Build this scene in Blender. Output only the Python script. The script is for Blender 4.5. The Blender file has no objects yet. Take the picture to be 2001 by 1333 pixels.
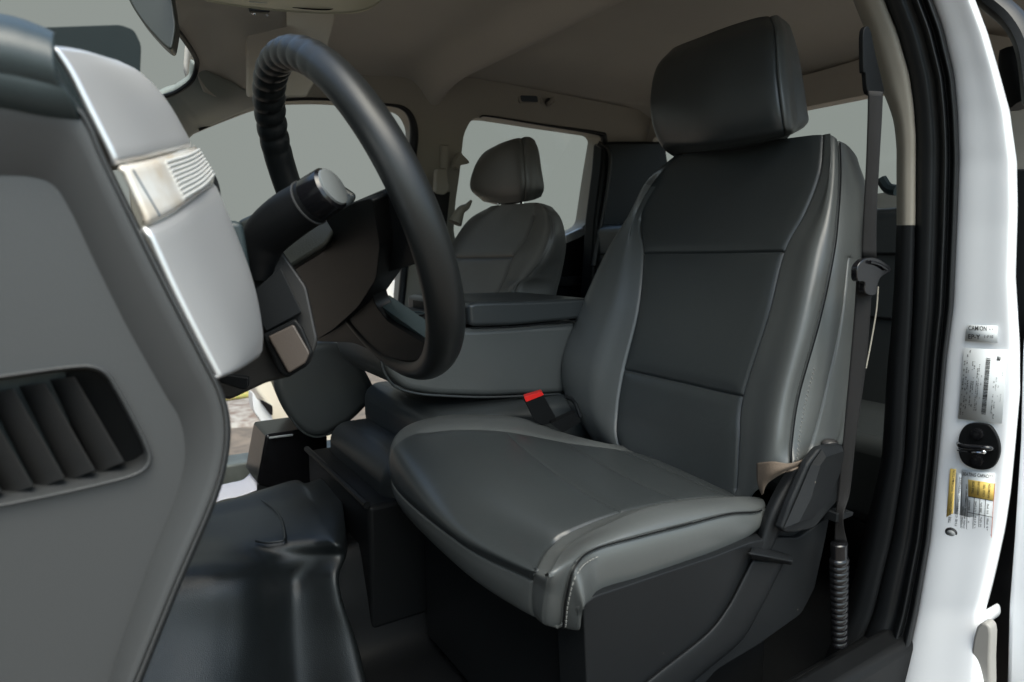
import bpy, bmesh, math, random
import numpy as np
from mathutils import Vector
from mathutils.geometry import tessellate_polygon
random.seed(4); RNG = np.random.default_rng(4)
S = bpy.context.scene
# ------------------------------------------------------------------ camera, sky, sun, exposure
F_PX, YAW, PITCH, CZ = 1265.0, math.radians(32.3), math.radians(7.68), 1.36
cd = bpy.data.cameras.new('camera'); cam = bpy.data.objects.new('camera', cd); S.collection.objects.link(cam)
cd.sensor_width = 36; cd.lens = 36*F_PX/2001; cd.clip_start = .02; cd.clip_end = 400
cd.dof.use_dof = True; cd.dof.focus_distance = 1.0; cd.dof.aperture_fstop = 7.0
cam.location = (0, 0, CZ); cam.rotation_euler = (math.pi/2-PITCH, 0, -YAW)
S.camera = cam
W = bpy.data.worlds.new('World'); S.world = W; W.use_nodes = True
nt = W.node_tree; bg = nt.nodes['Background']
sk = nt.nodes.new('ShaderNodeTexSky'); sk.sky_type = 'NISHITA'; sk.sun_disc = False
SUN_EL, SUN_AZ = math.radians(60), math.radians(192)      # azimuth clockwise from +Y
sk.dust_density = 3.0; sk.ozone_density = .6; sk.sun_elevation = SUN_EL; sk.sun_rotation = SUN_AZ
tint = nt.nodes.new('ShaderNodeMix'); tint.data_type = 'RGBA'; tint.blend_type = 'MULTIPLY'; tint.inputs[0].default_value = 1; tint.inputs[7].default_value = (.91, 1.0, .95, 1)
nt.links.new(sk.outputs[0], tint.inputs[6]); nt.links.new(tint.outputs[2], bg.inputs[0]); bg.inputs[1].default_value = .15
sl = bpy.data.lights.new('sun', 'SUN'); sun = bpy.data.objects.new('sun', sl); S.collection.objects.link(sun)
sl.energy = 1.3; sl.angle = math.radians(50); sl.color = (1, .97, .90)
sd = Vector((math.sin(SUN_AZ)*math.cos(SUN_EL), math.cos(SUN_AZ)*math.cos(SUN_EL), math.sin(SUN_EL)))
sun.rotation_euler = sd.to_track_quat('Z', 'Y').to_euler(); sun.location = sd*10
S.view_settings.view_transform = 'Standard'; S.view_settings.look = 'None'
S.view_settings.exposure = 1.35; S.view_settings.gamma = 1
S.render.engine = 'CYCLES'
try:
    S.cycles.use_denoising = True; S.cycles.max_bounces = 8; S.cycles.diffuse_bounces = 5
except Exception: pass
# ------------------------------------------------------------------ maths helpers
fh = np.array([math.sin(YAW), math.cos(YAW), 0]); RR = np.array([math.cos(YAW), -math.sin(YAW), 0]); ZZ = np.array([0, 0, 1.])
FF = fh*math.cos(PITCH)-ZZ*math.sin(PITCH); UU = fh*math.sin(PITCH)+ZZ*math.cos(PITCH)
O = np.array([0, 0, CZ])
def ray(px, py): return FF+RR*(px-1000.5)/F_PX-UU*(py-666.5)/F_PX
def P(px, py, X=None, Y=None, Z=None, D=None):
    "point of the real place seen at photo pixel px,py: on the plane x=X, y=Y, height Z over eye level, or at distance D"
    r = ray(px, py)
    if X is not None: t = X/r[0]
    elif Y is not None: t = Y/r[1]
    elif Z is not None: t = Z/r[2]
    else: t = D
    return O+r*t
def PP(px, py, c, n):
    r = ray(px, py); return O+r*(np.dot(np.array(c)-O, n)/np.dot(r, n))
def cr(p0, p1, p2, p3, t):
    return .5*((2*p1)+(-p0+p2)*t+(2*p0-5*p1+4*p2-p3)*t*t+(-p0+3*p1-3*p2+p3)*t**3)
def ts_(s, clus): return [(.5-.5*math.cos(math.pi*k/s)) if clus else k/s for k in range(s)]
def crline(A, s, closed=False, clus=False):
    A = [np.asarray(a, float) for a in A]; n = len(A); out = []
    for i in range(n if closed else n-1):
        if closed: q = [A[(i+k) % n] for k in (-1, 0, 1, 2)]
        else: q = [A[max(i-1, 0)] if i else 2*A[0]-A[1], A[i], A[i+1], A[i+2] if i+2 < n else 2*A[-1]-A[-2]]
        for t in ts_(s, clus): out.append(cr(*q, t))
    if not closed: out.append(A[-1])
    return np.array(out)
def resample(L, n, closed=True):
    L = np.array(L); M = np.vstack([L, L[:1]]) if closed else L
    d = np.r_[0, np.cumsum(np.linalg.norm(np.diff(M, axis=0), axis=1))]
    s = np.linspace(0, d[-1], n+1)[:-1] if closed else np.linspace(0, d[-1], n)
    return np.stack([np.interp(s, d, M[:, k]) for k in range(M.shape[1])], 1)
def smooth_px(L, s=6, closed=True): return [tuple(p) for p in crline(L, s, closed)]
def rounded(L, r, seg=5):
    "polygon in pixels with rounded corners"
    L = [np.array(p, float) for p in L]; out = []
    for i, b in enumerate(L):
        a, c = L[i-1], L[(i+1) % len(L)]
        u, v = a-b, c-b; lu, lv = np.linalg.norm(u), np.linalg.norm(v); q = min(r, lu*.45, lv*.45)
        s, e = b+u/lu*q, b+v/lv*q
        for k in range(seg+1):
            t = k/seg; out.append(tuple((1-t)**2*s+2*t*(1-t)*b+t*t*e))
    return out
# ------------------------------------------------------------------ scene helpers
def link(o): S.collection.objects.link(o); return o
def tag(o, label=None, cat=None, group=None, kind=None):
    if label: o['label'] = label
    if cat: o['category'] = cat
    if group: o['group'] = group
    if kind: o['kind'] = kind
    return o
def thing(name, label, cat, loc, group=None):
    o = link(bpy.data.objects.new(name, None)); o.location = [float(v) for v in loc]; o.empty_display_size = .05
    return tag(o, label, cat, group)
def mesh(name, V, Fc, m, parent=None, smooth=40, bevel=0, seg=3, solid=0, offset=-1):
    V = np.array(V, float)
    if parent is None: org = np.array([V[:, 0].mean(), V[:, 1].mean(), V[:, 2].min()])
    else:
        org = np.zeros(3); q = parent
        while q is not None: org += np.array(q.location); q = q.parent
    me = bpy.data.meshes.new(name); me.from_pydata([tuple(v-org) for v in V], [], [tuple(int(i) for i in f) for f in Fc])
    bm = bmesh.new(); bm.from_mesh(me); bmesh.ops.recalc_face_normals(bm, faces=bm.faces); bm.to_mesh(me); bm.free()
    me.materials.append(m); o = link(bpy.data.objects.new(name, me))
    me.polygons.foreach_set('use_smooth', [True]*len(me.polygons))
    if smooth and smooth < 180: me.set_sharp_from_angle(angle=math.radians(smooth))
    if parent is None: o.location = org
    else: o.parent = parent
    if solid:
        d = o.modifiers.new('solid', 'SOLIDIFY'); d.thickness = solid; d.offset = offset
    if bevel:
        b = o.modifiers.new('bevel', 'BEVEL'); b.width = bevel; b.segments = seg; b.limit_method = 'ANGLE'; b.angle_limit = math.radians(30)
        w = o.modifiers.new('wn', 'WEIGHTED_NORMAL'); w.keep_sharp = True
    return o
class MB:
    "collects shapes that form ONE mesh"
    def __init__(s): s.V = []; s.F = []
    def add(s, V, Fc):
        n = len(s.V); s.V += [np.array(v, float) for v in V]; s.F += [tuple(i+n for i in f) for f in Fc]; return s
    def box(s, a, b):
        (x0, y0, z0), (x1, y1, z1) = a, b
        V = [(x0,y0,z0),(x1,y0,z0),(x1,y1,z0),(x0,y1,z0),(x0,y0,z1),(x1,y0,z1),(x1,y1,z1),(x0,y1,z1)]
        return s.add(V, [(0,3,2,1),(4,5,6,7),(0,1,5,4),(1,2,6,5),(2,3,7,6),(3,0,4,7)])
    def prism(s, L, vec):
        L = [np.array(p) for p in L]; n = len(L); vec = np.array(vec, float)
        return s.add(L+[p+vec for p in L], [tuple(range(n)), tuple(range(2*n-1, n-1, -1))]+[(i, (i+1) % n, n+(i+1) % n, n+i) for i in range(n)])
    def tube(s, pts, r, n=12, closed=False, sm=0, flat=1.0, ups=None):
        pts = [np.array(p, float) for p in pts]
        rr = [r]*len(pts) if np.isscalar(r) else list(r)
        if sm:
            A = [np.r_[p, q] for p, q in zip(pts, rr)]; A = crline(A, sm, closed); pts = list(A[:, :3]); rr = list(A[:, 3])
        m = len(pts); V = []; Fc = []; up = np.array(ups if ups is not None else (0, 0, 1.)); prev = None
        for i in range(m):
            a = pts[(i-1) % m] if (closed or i) else pts[0]; b = pts[(i+1) % m] if (closed or i < m-1) else pts[-1]
            t = (b-a)/np.linalg.norm(b-a)
            ref = up if prev is None or ups is not None else prev
            u = ref-t*np.dot(ref, t)
            if np.linalg.norm(u) < 1e-4: u = np.cross(t, (1, 0, 0.3))
            u /= np.linalg.norm(u); prev = u; w = np.cross(t, u)
            for k in range(n):
                c = 2*math.pi*k/n; V.append(pts[i]+rr[i]*(math.cos(c)*u*flat+math.sin(c)*w))
        for i in range(m if closed else m-1):
            for k in range(n):
                j = (i+1) % m; Fc.append((i*n+k, i*n+(k+1) % n, j*n+(k+1) % n, j*n+k))
        if not closed: Fc += [tuple(range(n))[::-1], tuple(range((m-1)*n, m*n))]
        return s.add(V, Fc)
    def sphere(s, c, r, n=12):
        V = []; Fc = []; c = np.array(c, float); r = np.array([r]*3 if np.isscalar(r) else r, float)
        for i in range(n+1):
            for k in range(2*n):
                a, b = math.pi*i/n, math.pi*k/n; V.append(c+r*np.array([math.sin(a)*math.cos(b), math.sin(a)*math.sin(b), math.cos(a)]))
        for i in range(n):
            for k in range(2*n): Fc.append((i*2*n+k, (i+1)*2*n+k, (i+1)*2*n+(k+1) % (2*n), i*2*n+(k+1) % (2*n)))
        return s.add(V, Fc)
    def build(s, name, m, parent=None, **k): return mesh(name, s.V, s.F, m, parent, **k)
def grid(name, G, m, parent=None, su=6, sv=6, closed=False, caps=False, cols=(), rows=(), clus=False, smooth=60, solid=0, offset=-1, puff=0, outward=None, inner=.55, capz=0, mat2=None, where=None):
    """smooth surface through control points G[row][col]; seams are sewn grooves along whole columns / rows:
    cols = [(col, depth, width, row0, row1)]  rows = [(row, depth, width, col0, col1)]"""
    G = np.array(G, float); nr, nc = G.shape[:2]
    H = np.array([crline(G[:, c], su, False, clus) for c in range(nc)]).transpose(1, 0, 2)
    D = np.array([crline(H[r], sv, closed, clus) for r in range(H.shape[0])])
    n, k = D.shape[:2]
    if cols or rows:
        dv = np.roll(D, -1, 1)-np.roll(D, 1, 1) if closed else np.gradient(D, axis=1)
        du = np.gradient(D, axis=0); N = np.cross(du, dv); N /= (np.linalg.norm(N, axis=2, keepdims=True)+1e-12)
        cen = D.reshape(-1, 3).mean(0) if outward is None else np.array(outward)
        if ((D-cen)*N).sum() < 0: N = -N
        ac = np.concatenate([np.zeros((n, 1)), np.cumsum(np.linalg.norm(np.diff(D, axis=1), axis=2), 1)], 1)
        ar = np.concatenate([np.zeros((1, k)), np.cumsum(np.linalg.norm(np.diff(D, axis=0), axis=2), 0)], 0)
        disp = np.zeros((n, k)); ri = np.arange(n)/su; ci = np.arange(k)/sv
        def sm(x): x = np.clip(x, 0, 1); return x*x*(3-2*x)
        for c, dep, w, r0, r1 in cols:
            d = np.abs(ac-ac[:, [int(round(c*sv))]]); msk = (sm((ri-r0)/.4+1)*sm((r1-ri)/.4+1))[:, None]
            disp = np.minimum(disp, -1.0*msk*(dep*np.exp(-(d/w)**2)+puff*np.exp(-(d/.011)**2)))
        for r, dep, w, c0, c1 in rows:
            d = np.abs(ar-ar[[int(round(r*su))], :]); msk = ((ci >= c0-1e-6)*(ci <= c1+1e-6))[None, :]
            disp = np.minimum(disp, -1.0*msk*(dep*np.exp(-(d/w)**2)+puff*np.exp(-(d/.011)**2)))
        D = D+N*disp[:, :, None]
    V = list(D.reshape(-1, 3)); Fc = []
    for i in range(n-1):
        for j in range(k if closed else k-1):
            j2 = (j+1) % k; Fc.append((i*k+j, i*k+j2, (i+1)*k+j2, (i+1)*k+j))
    if caps:
        for base, sgn in ((0, 1), ((n-1)*k, -1)):
            ring = list(range(base, base+k)); c = np.mean([V[q] for q in ring], 0)
            for sc in (.93, .8, inner, .25):
                s0 = len(V)
                for q in range(base, base+k): V.append(c+(V[q]-c)*sc+np.array([0, 0, sgn*capz*(1-sc**3)]))
                new = list(range(s0, s0+k))
                for j in range(k): Fc.append((ring[j], ring[(j+1) % k], new[(j+1) % k], new[j]))
                ring = new
            Fc.append(tuple(ring))
    o = mesh(name, V, Fc, m, parent, smooth=smooth, solid=solid, offset=offset)
    if mat2:
        o.data.materials.append(mat2); kk = k if closed else k-1
        for i in range(n-1):
            for j in range(kk):
                if where(i/su, (j+.5)/sv): o.data.polygons[i*kk+j].material_index = 1
    return o
def slab(name, px, m, parent=None, depth=(0, .03, 0), bevel=.003, seg=3, plane=None, **kw):
    "outline at its own distance with real thickness along depth"
    L = [PP(a, b, *plane) if plane else P(a, b, **kw) for a, b in px]
    return MB().prism(L, depth).build(name, m, parent, bevel=bevel, seg=seg, smooth=35)
# ------------------------------------------------------------------ materials
def mat(name, col, rough=.5, bump=0, scale=200, metal=0, coat=0, var=.0, vscale=4, spec=.5, sheen=0, detail=3, kind='noise', dirt=None, specks=0, creases=0):
    m = bpy.data.materials.new(name); m.use_nodes = True; n = m.node_tree; b = n.nodes['Principled BSDF']
    b.inputs['Base Color'].default_value = (*col, 1); b.inputs['Roughness'].default_value = rough; b.inputs['Metallic'].default_value = metal
    b.inputs['Specular IOR Level'].default_value = spec; b.inputs['Coat Weight'].default_value = coat; b.inputs['Coat Roughness'].default_value = .15
    b.inputs['Sheen Weight'].default_value = sheen
    tc = n.nodes.new('ShaderNodeTexCoord')
    if bump:
        t = n.nodes.new('ShaderNodeTexNoise' if kind == 'noise' else 'ShaderNodeTexVoronoi'); t.inputs['Scale'].default_value = scale
        if kind == 'noise': t.inputs['Detail'].default_value = detail
        n.links.new(tc.outputs['Object'], t.inputs['Vector'])
        bp = n.nodes.new('ShaderNodeBump'); bp.inputs['Strength'].default_value = bump; bp.inputs['Distance'].default_value = .001
        n.links.new(t.outputs[0], bp.inputs['Height']); n.links.new(bp.outputs[0], b.inputs['Normal'])
    if creases:
        t2 = n.nodes.new('ShaderNodeTexNoise'); t2.inputs['Scale'].default_value = 16; t2.inputs['Detail'].default_value = 3; t2.inputs['Distortion'].default_value = 1.2
        n.links.new(tc.outputs['Object'], t2.inputs['Vector'])
        b2 = n.nodes.new('ShaderNodeBump'); b2.inputs['Strength'].default_value = creases; b2.inputs['Distance'].default_value = .004
        n.links.new(t2.outputs[0], b2.inputs['Height']); n.links.new(b.inputs['Normal'].links[0].from_socket, b2.inputs['Normal']); n.links.new(b2.outputs[0], b.inputs['Normal'])
    if var or dirt:
        t = n.nodes.new('ShaderNodeTexNoise'); t.inputs['Scale'].default_value = vscale; t.inputs['Detail'].default_value = 6
        n.links.new(tc.outputs['Object'], t.inputs['Vector'])
        r = n.nodes.new('ShaderNodeValToRGB'); r.color_ramp.elements[0].position = .35; r.color_ramp.elements[1].position = .68
        d = dirt or tuple(c*(1-var) for c in col)
        r.color_ramp.elements[0].color = (*[min(1, c*(1+(0 if dirt else var))) for c in col], 1); r.color_ramp.elements[1].color = (*d, 1)
        n.links.new(t.outputs[0], r.inputs[0]); n.links.new(r.outputs[0], b.inputs['Base Color'])
        if specks:
            v = n.nodes.new('ShaderNodeTexVoronoi'); v.inputs['Scale'].default_value = 55; v.inputs['Randomness'].default_value = 1
            n.links.new(tc.outputs['Object'], v.inputs['Vector'])
            lt = n.nodes.new('ShaderNodeMath'); lt.operation = 'LESS_THAN'; lt.inputs[1].default_value = .055; n.links.new(v.outputs['Distance'], lt.inputs[0])
            g2 = n.nodes.new('ShaderNodeMath'); g2.operation = 'GREATER_THAN'; g2.inputs[1].default_value = .56; n.links.new(t.outputs[0], g2.inputs[0])
            m2 = n.nodes.new('ShaderNodeMath'); m2.operation = 'MULTIPLY'; n.links.new(lt.outputs[0], m2.inputs[0]); n.links.new(g2.outputs[0], m2.inputs[1])
            m3 = n.nodes.new('ShaderNodeMath'); m3.operation = 'MULTIPLY'; m3.inputs[1].default_value = specks; n.links.new(m2.outputs[0], m3.inputs[0])
            mm_ = n.nodes.new('ShaderNodeMix'); mm_.data_type = 'RGBA'; mm_.inputs[7].default_value = (.22, .20, .17, 1)
            n.links.new(m3.outputs[0], mm_.inputs[0]); n.links.new(r.outputs[0], mm_.inputs[6]); n.links.new(mm_.outputs[2], b.inputs['Base Color'])
        mr = n.nodes.new('ShaderNodeMapRange'); mr.inputs['To Min'].default_value = rough*.88; mr.inputs['To Max'].default_value = min(1, rough*1.15)
        n.links.new(t.outputs[0], mr.inputs[0]); n.links.new(mr.outputs[0], b.inputs['Roughness'])
    return m
M = dict(
 leather=mat('grey leather', (.027, .031, .032), .34, .05, 900, var=.05, vscale=6, creases=.12),
 leather_lt=mat('side-lit light grey leather', (.066, .071, .070), .36, .05, 900, var=.05, vscale=6, creases=.12),  # lighter copy for side faces: two-tone leather plus door light put into the colour
 leather_far=mat('window-lit grey leather', (.080, .077, .070), .42, .05, 900, var=.05, vscale=6),  # paler, warmer copy of the leather; far window light put into the colour
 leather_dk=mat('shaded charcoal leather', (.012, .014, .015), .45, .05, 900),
 thread=mat('pale thread', (.17, .17, .16), .8),
 tan=mat('tan backing cloth', (.10, .075, .055), .9, .5, 500),
 plastic=mat('charcoal grained plastic', (.009, .010, .011), .45, .12, 2600, kind='vor', var=.06, spec=.14, specks=.5),
 dplastic=mat('black plastic', (.006, .0065, .007), .45, .1, 2600, var=.06, spec=.12),
 gloss=mat('glossy black plastic', (.006, .006, .007), .18, 0),
 dash=mat('grey dashboard plastic', (.042, .044, .045), .46, .10, 1500, kind='vor', var=.03, specks=.35),
 dashtop=mat('dark teal dashboard pad', (.020, .030, .032), .42, .08, 1500, kind='vor'),
 silver=mat('satin silver trim', (.66, .66, .66), .33, .02, 900, metal=.6, spec=.6),
 clear=mat('glossy clear insert', (.74, .73, .70), .12, 0, metal=.1, coat=.8, dirt=(.60, .52, .42), vscale=40),
 wheel=mat('steering wheel leather', (.010, .011, .011), .38, .12, 1200, var=.08, spec=.4),
 hub=mat('hub plastic', (.0025, .0028, .003), .45, .1, 2600, spec=.2),
 headl=mat('headliner cloth', (.42, .39, .34), .95, .35, 900, sheen=.1, var=.04, vscale=3),
 beige=mat('beige trim plastic', (.26, .24, .20), .6, .2, 500, var=.03),
 rubber=mat('black rubber seal', (.008, .009, .010), .40, .06, 300, spec=.3),
 floor=mat('black vinyl floor', (.010, .012, .013), .32, .3, 900, kind='vor', var=.15, vscale=5, spec=.5),
 paint=mat('white paint', (.80, .82, .84), .22, 0, coat=.6),
 sticker=mat('white sticker', (.66, .69, .70), .35),
 ink=mat('black ink', (.02, .02, .022), .6),
 greyink=mat('grey ink', (.28, .29, .29), .6),
 yellow=mat('yellow sticker', (.78, .55, .14), .45),
 redink=mat('red print', (.7, .12, .05), .5),
 belt=mat('seat belt webbing', (.008, .0075, .0075), .65, .5, 1500, spec=.25),
 red=mat('red plastic', (.55, .015, .012), .35),
 brown2=mat('dark shroud plastic', (.014, .0135, .013), .5, .1, 2600),
 dash_dk=mat('dark vent plastic', (.022, .022, .022), .5, .1, 2500, kind='vor'),
 brown=mat('warm grey plastic', (.03, .028, .027), .45, .1, 2600),
 chrome=mat('chrome', (.75, .76, .78), .12, metal=1),
 mirror=mat('mirror shell', (.030, .034, .030), .38),
 glow=mat('frosted lens', (.42, .44, .42), .3),
 paper=mat('white paper', (.74, .74, .82), .7, .1, 60),
 dirt=mat('brown dirt', (.095, .078, .064), .95, 1.0, 30, detail=8, dirt=(.17, .135, .105), vscale=9),
 stone=mat('grey kerb stone', (.30, .28, .25), .9, 1.0, 40, detail=8, dirt=(.14, .10, .08), vscale=12),
 grass=mat('grass', (.22, .24, .05), .9, dirt=(.38, .27, .12), vscale=30),
 cream=mat('cream car paint', (.72, .66, .54), .3, coat=.5),
 ypost=mat('yellow paint', (.8, .5, .05), .4),
)
def glassmat():
    m = bpy.data.materials.new('window glass'); m.use_nodes = True; n = m.node_tree; n.nodes.clear()
    o = n.nodes.new('ShaderNodeOutputMaterial'); mx = n.nodes.new('ShaderNodeMixShader'); t = n.nodes.new('ShaderNodeBsdfTransparent'); g = n.nodes.new('ShaderNodeBsdfGlossy')
    t.inputs[0].default_value = (.96, .98, .97, 1); g.inputs['Roughness'].default_value = .05; mx.inputs[0].default_value = .05
    n.links.new(t.outputs[0], mx.inputs[1]); n.links.new(g.outputs[0], mx.inputs[2]); n.links.new(mx.outputs[0], o.inputs[0]); return m
M['glass'] = glassmat()
def skymat():
    m = bpy.data.materials.new('pale grey sky'); m.use_nodes = True; n = m.node_tree; n.nodes.clear()
    o = n.nodes.new('ShaderNodeOutputMaterial'); e = n.nodes.new('ShaderNodeEmission'); e.inputs[0].default_value = (.298, .326, .304, 1); e.inputs[1].default_value = .365
    n.links.new(e.outputs[0], o.inputs[0]); return m
M['sky'] = skymat()
# ------------------------------------------------------------------ setting: sky, ground
V = []; Fc = []
N = 48
for i in range(N+1):
    a = math.radians(-35+250*i/N)
    for z in (-2, 40): V.append((1+60*math.cos(a), 2+60*math.sin(a), z))
for i in range(N): Fc.append((2*i, 2*i+1, 2*i+3, 2*i+2))
tag(mesh('sky', V, Fc, M['sky']), 'flat pale grey overcast sky behind all windows', 'sky', kind='structure')
V = []; Fc = []; n = 90
xs = np.r_[-300, -60, -15, np.linspace(-4, 8, n), 20, 60, 300]; ys = np.r_[-300, -60, -10, np.linspace(-2, 9, n), 20, 60, 300]
for x in xs:
    for y in ys: V.append((x, y, .02*math.sin(x*5.1+y*2)+.015*math.sin(y*9-x*3)+RNG.normal()*.006 if abs(x) < 14 and abs(y) < 14 else 0))
m_ = len(ys)
for i in range(len(xs)-1):
    for j in range(m_-1): Fc.append((i*m_+j, (i+1)*m_+j, (i+1)*m_+j+1, i*m_+j+1))
tag(mesh('ground', V, Fc, M['dirt'], smooth=0), 'reddish brown dirt ground outside the truck', 'ground', kind='structure')
# kerb + grass beyond
G = [[P(x, y, Z=-1.36+h)+np.array([0, 0, 0]) for x, y, h in r] for r in (
    [(330, 872, .0), (400, 850, .0), (470, 842, .0), (540, 828, .0), (640, 800, 0)],
    [(330, 850, .05), (400, 836, .06), (470, 822, .05), (540, 806, .06), (640, 780, .05)],
    [(330, 810, .07), (400, 800, .08), (470, 790, .07), (540, 778, .08), (640, 760, .07)],
    [(330, 800, .0), (400, 790, .0), (470, 780, .0), (540, 768, .0), (640, 750, 0)])]
tag(grid('kerb_stone', G, M['stone'], su=4, sv=8), 'rough grey kerb stone lying in the dirt beyond the passenger doorway', 'kerb')
V = [P(330, 790, Z=-1.335), P(700, 742, Z=-1.335), P(700, 690, Z=-1.33), P(330, 700, Z=-1.33)]
tag(mesh('grass', V, [(0, 1, 2, 3)], M['grass'], solid=.04), 'yellowing grass strip past the kerb', 'grass', kind='stuff')
# cream car glimpsed outside
t = thing('parked_car', 'cream car corner with white curved bumper seen past the passenger footwell', 'car', P(530, 900, Y=3.2))
slab('body', smooth_px([(496, 700), (640, 690), (660, 760), (640, 900), (570, 870), (535, 835), (520, 790), (497, 755)], 4), M['cream'], t, (0, .4, 0), .03, Y=3.2)
slab('bumper', smooth_px([(494, 768), (504, 782), (528, 806), (532, 826), (526, 833), (516, 832), (505, 815), (496, 800)], 4), M['paint'], t, (0, .1, 0), .02, Y=3.1)
slab('tail_light', smooth_px([(508, 781), (527, 790), (533, 796), (532, 813), (520, 800)], 3), M['gloss'], t, (0, .04, 0), .006, Y=3.08)
t = thing('bollard', 'yellow bollard beside a white panel glimpsed under the wheel spoke', 'bollard', P(780, 600, Y=2.9))
slab('post', [(779, 500), (788, 500), (788, 640), (779, 640)], M['ypost'], t, (0, .04, 0), .005, Y=2.9)
tag(slab('white_board', [(730, 548), (790, 548), (790, 620), (730, 620)], M['paint'], None, (0, .03, 0), .004, Y=2.98), 'white board standing behind the yellow bollard', 'board')
# ------------------------------------------------------------------ cab floor
FZ = -.66
def floor_row(x, h=1.0):
    # cross section over Y at station x : footwell, tunnel, passenger footwell
    return [(.40, FZ+.06), (.44, FZ+.02), (.50, FZ), (.70, FZ), (.86, FZ+.0), (.95, FZ+.01*h), (.99, FZ+.10*h), (1.02, FZ+.165*h), (1.05, FZ+.17*h), (1.14, FZ+.17*h), (1.24, FZ+.17*h), (1.28, FZ+.15*h), (1.34, FZ+.08*h), (1.42, FZ+.01), (1.60, FZ), (1.88, FZ), (1.93, FZ+.04)]
G = []
for x, dz, h in ((-.55, .40, .6), (-.30, .26, .8), (-.12, .10, .95), (.02, .02, 1.03), (.12, -.0, 1.0), (.16, -.0, .98), (.185, 0, .90), (.21, 0, .93), (.26, 0, .99), (.34, 0, 1.0), (.60, 0, .9), (1.0, 0, .6), (1.9, .02, .5)):
    G.append([np.array([x+(.05*math.sin((y-.9)*6) if .9 < y < 1.4 else 0), y, CZ+z+dz]) for y, z in floor_row(x, h)])
tag(grid('floor', G, M['dplastic'], su=8, sv=8, solid=.02, offset=1), 'black rubber floor with a raised centre tunnel', 'floor', kind='structure')
T = [[P(x, y, Z=-.447) for x, y in ((280, 1015), (380, 990), (430, 982), (500, 962), (572, 940), (598, 945))],
     [P(x, y, Z=-.443) for x, y in ((260, 1035), (380, 1014), (430, 1008), (500, 994), (590, 975), (622, 985))],
     [P(x, y, Z=-.445) for x, y in ((240, 1065), (370, 1055), (430, 1050), (500, 1050), (610, 1045), (655, 1055))],
     [P(x, y, Y=Y) for x, y, Y in ((230, 1098, 1.02), (360, 1085, 1.01), (430, 1080, 1.0), (500, 1082, 1.0), (600, 1088, .99), (668, 1085, .965))],
     [P(x, y, Y=Y) for x, y, Y in ((225, 1125, .965), (350, 1112, .955), (430, 1108, .95), (500, 1112, .955), (575, 1130, .99), (655, 1125, .945))],
     [P(x, y, Y=Y) for x, y, Y in ((220, 1165, .93), (340, 1155, .925), (430, 1150, .92), (500, 1155, .93), (572, 1170, .975), (665, 1180, .93))],
     [P(x, y, Y=Y) for x, y, Y in ((210, 1250, .90), (330, 1250, .90), (430, 1250, .90), (500, 1252, .91), (575, 1262, .955), (690, 1262, .91))],
     [P(x, y, Y=Y) for x, y, Y in ((180, 1420, .85), (300, 1420, .85), (420, 1420, .85), (500, 1420, .87), (590, 1420, .92), (725, 1420, .86))]]
T = [r_+[r_[-1]+np.array([(.06, .05, .03, .02, .015, .015, .02, .02)[k], (.03, .03, .04, .04, .04, .045, .05, .05)[k], (0, 0, -.01, -.02, -.03, -.04, -.04, -.03)[k]])] for k, r_ in enumerate(T)]
T.insert(0, [p+np.array([0, .05, -.10]) for p in T[0]])
tag(grid('floor', T, M['floor'], su=10, sv=10, solid=.01, smooth=180), 'moulded black rubber hump over the centre tunnel', 'floor', kind='structure')
tag(MB().tube([P(x, y, Z=-.4425) for x, y in ((478, 985), (500, 976), (520, 984), (540, 1000), (552, 1020), (557, 1050), (548, 1057), (520, 1060), (500, 1057))], .0022, 8, sm=5).build('embossed_line', M['floor']), 'raised outline moulded in the tunnel rubber', 'trim', kind='structure')
# passenger side sill and driver sill
t = thing('door_sill', 'grey green scuffed sill plate of the passenger doorway', 'sill', (.3, 1.95, .7))
mbx = MB().box((-.15, 1.90, CZ-.66), (1.15, 2.0, CZ-.585)).build('plate', mat('sill', (.17, .19, .18), .5, .1, 90, var=.3, vscale=14), t, bevel=.008)
MB().box((.24, 1.895, CZ-.584), (.252, 1.96, CZ-.578)).box((.12, 1.90, CZ-.584), (.18, 1.97, CZ-.579)).build('clip', M['dplastic'], t)
t = thing('inner_sill', 'black ribbed sill trim running under the driver seat side', 'sill', (.9, .42, .75))
for k, (y0, y1, z0) in enumerate(((.405, .45, -.53), (.455, .475, -.555))):
    MB().box((.25, y0, CZ+z0-.1), (1.05, y1, CZ+z0)).build('strip', M['dplastic'], t, bevel=.012)
# paper on the floor
G = [[P(412, 985, Y=1.50), P(440, 976, Y=1.50), P(470, 970, Y=1.5), P(502, 958, Y=1.5)],
     [P(420, 962, Y=1.56), P(445, 955, Y=1.56), P(475, 952, Y=1.56), P(502, 936, Y=1.56)],
     [P(432, 948, Y=1.64), P(450, 944, Y=1.64), P(478, 936, Y=1.64), P(499, 912, Y=1.64)]]
tag(grid('paper_sheet', G, M['paper'], solid=.001), 'crumpled white paper sheet lying in the passenger footwell', 'paper')
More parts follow.
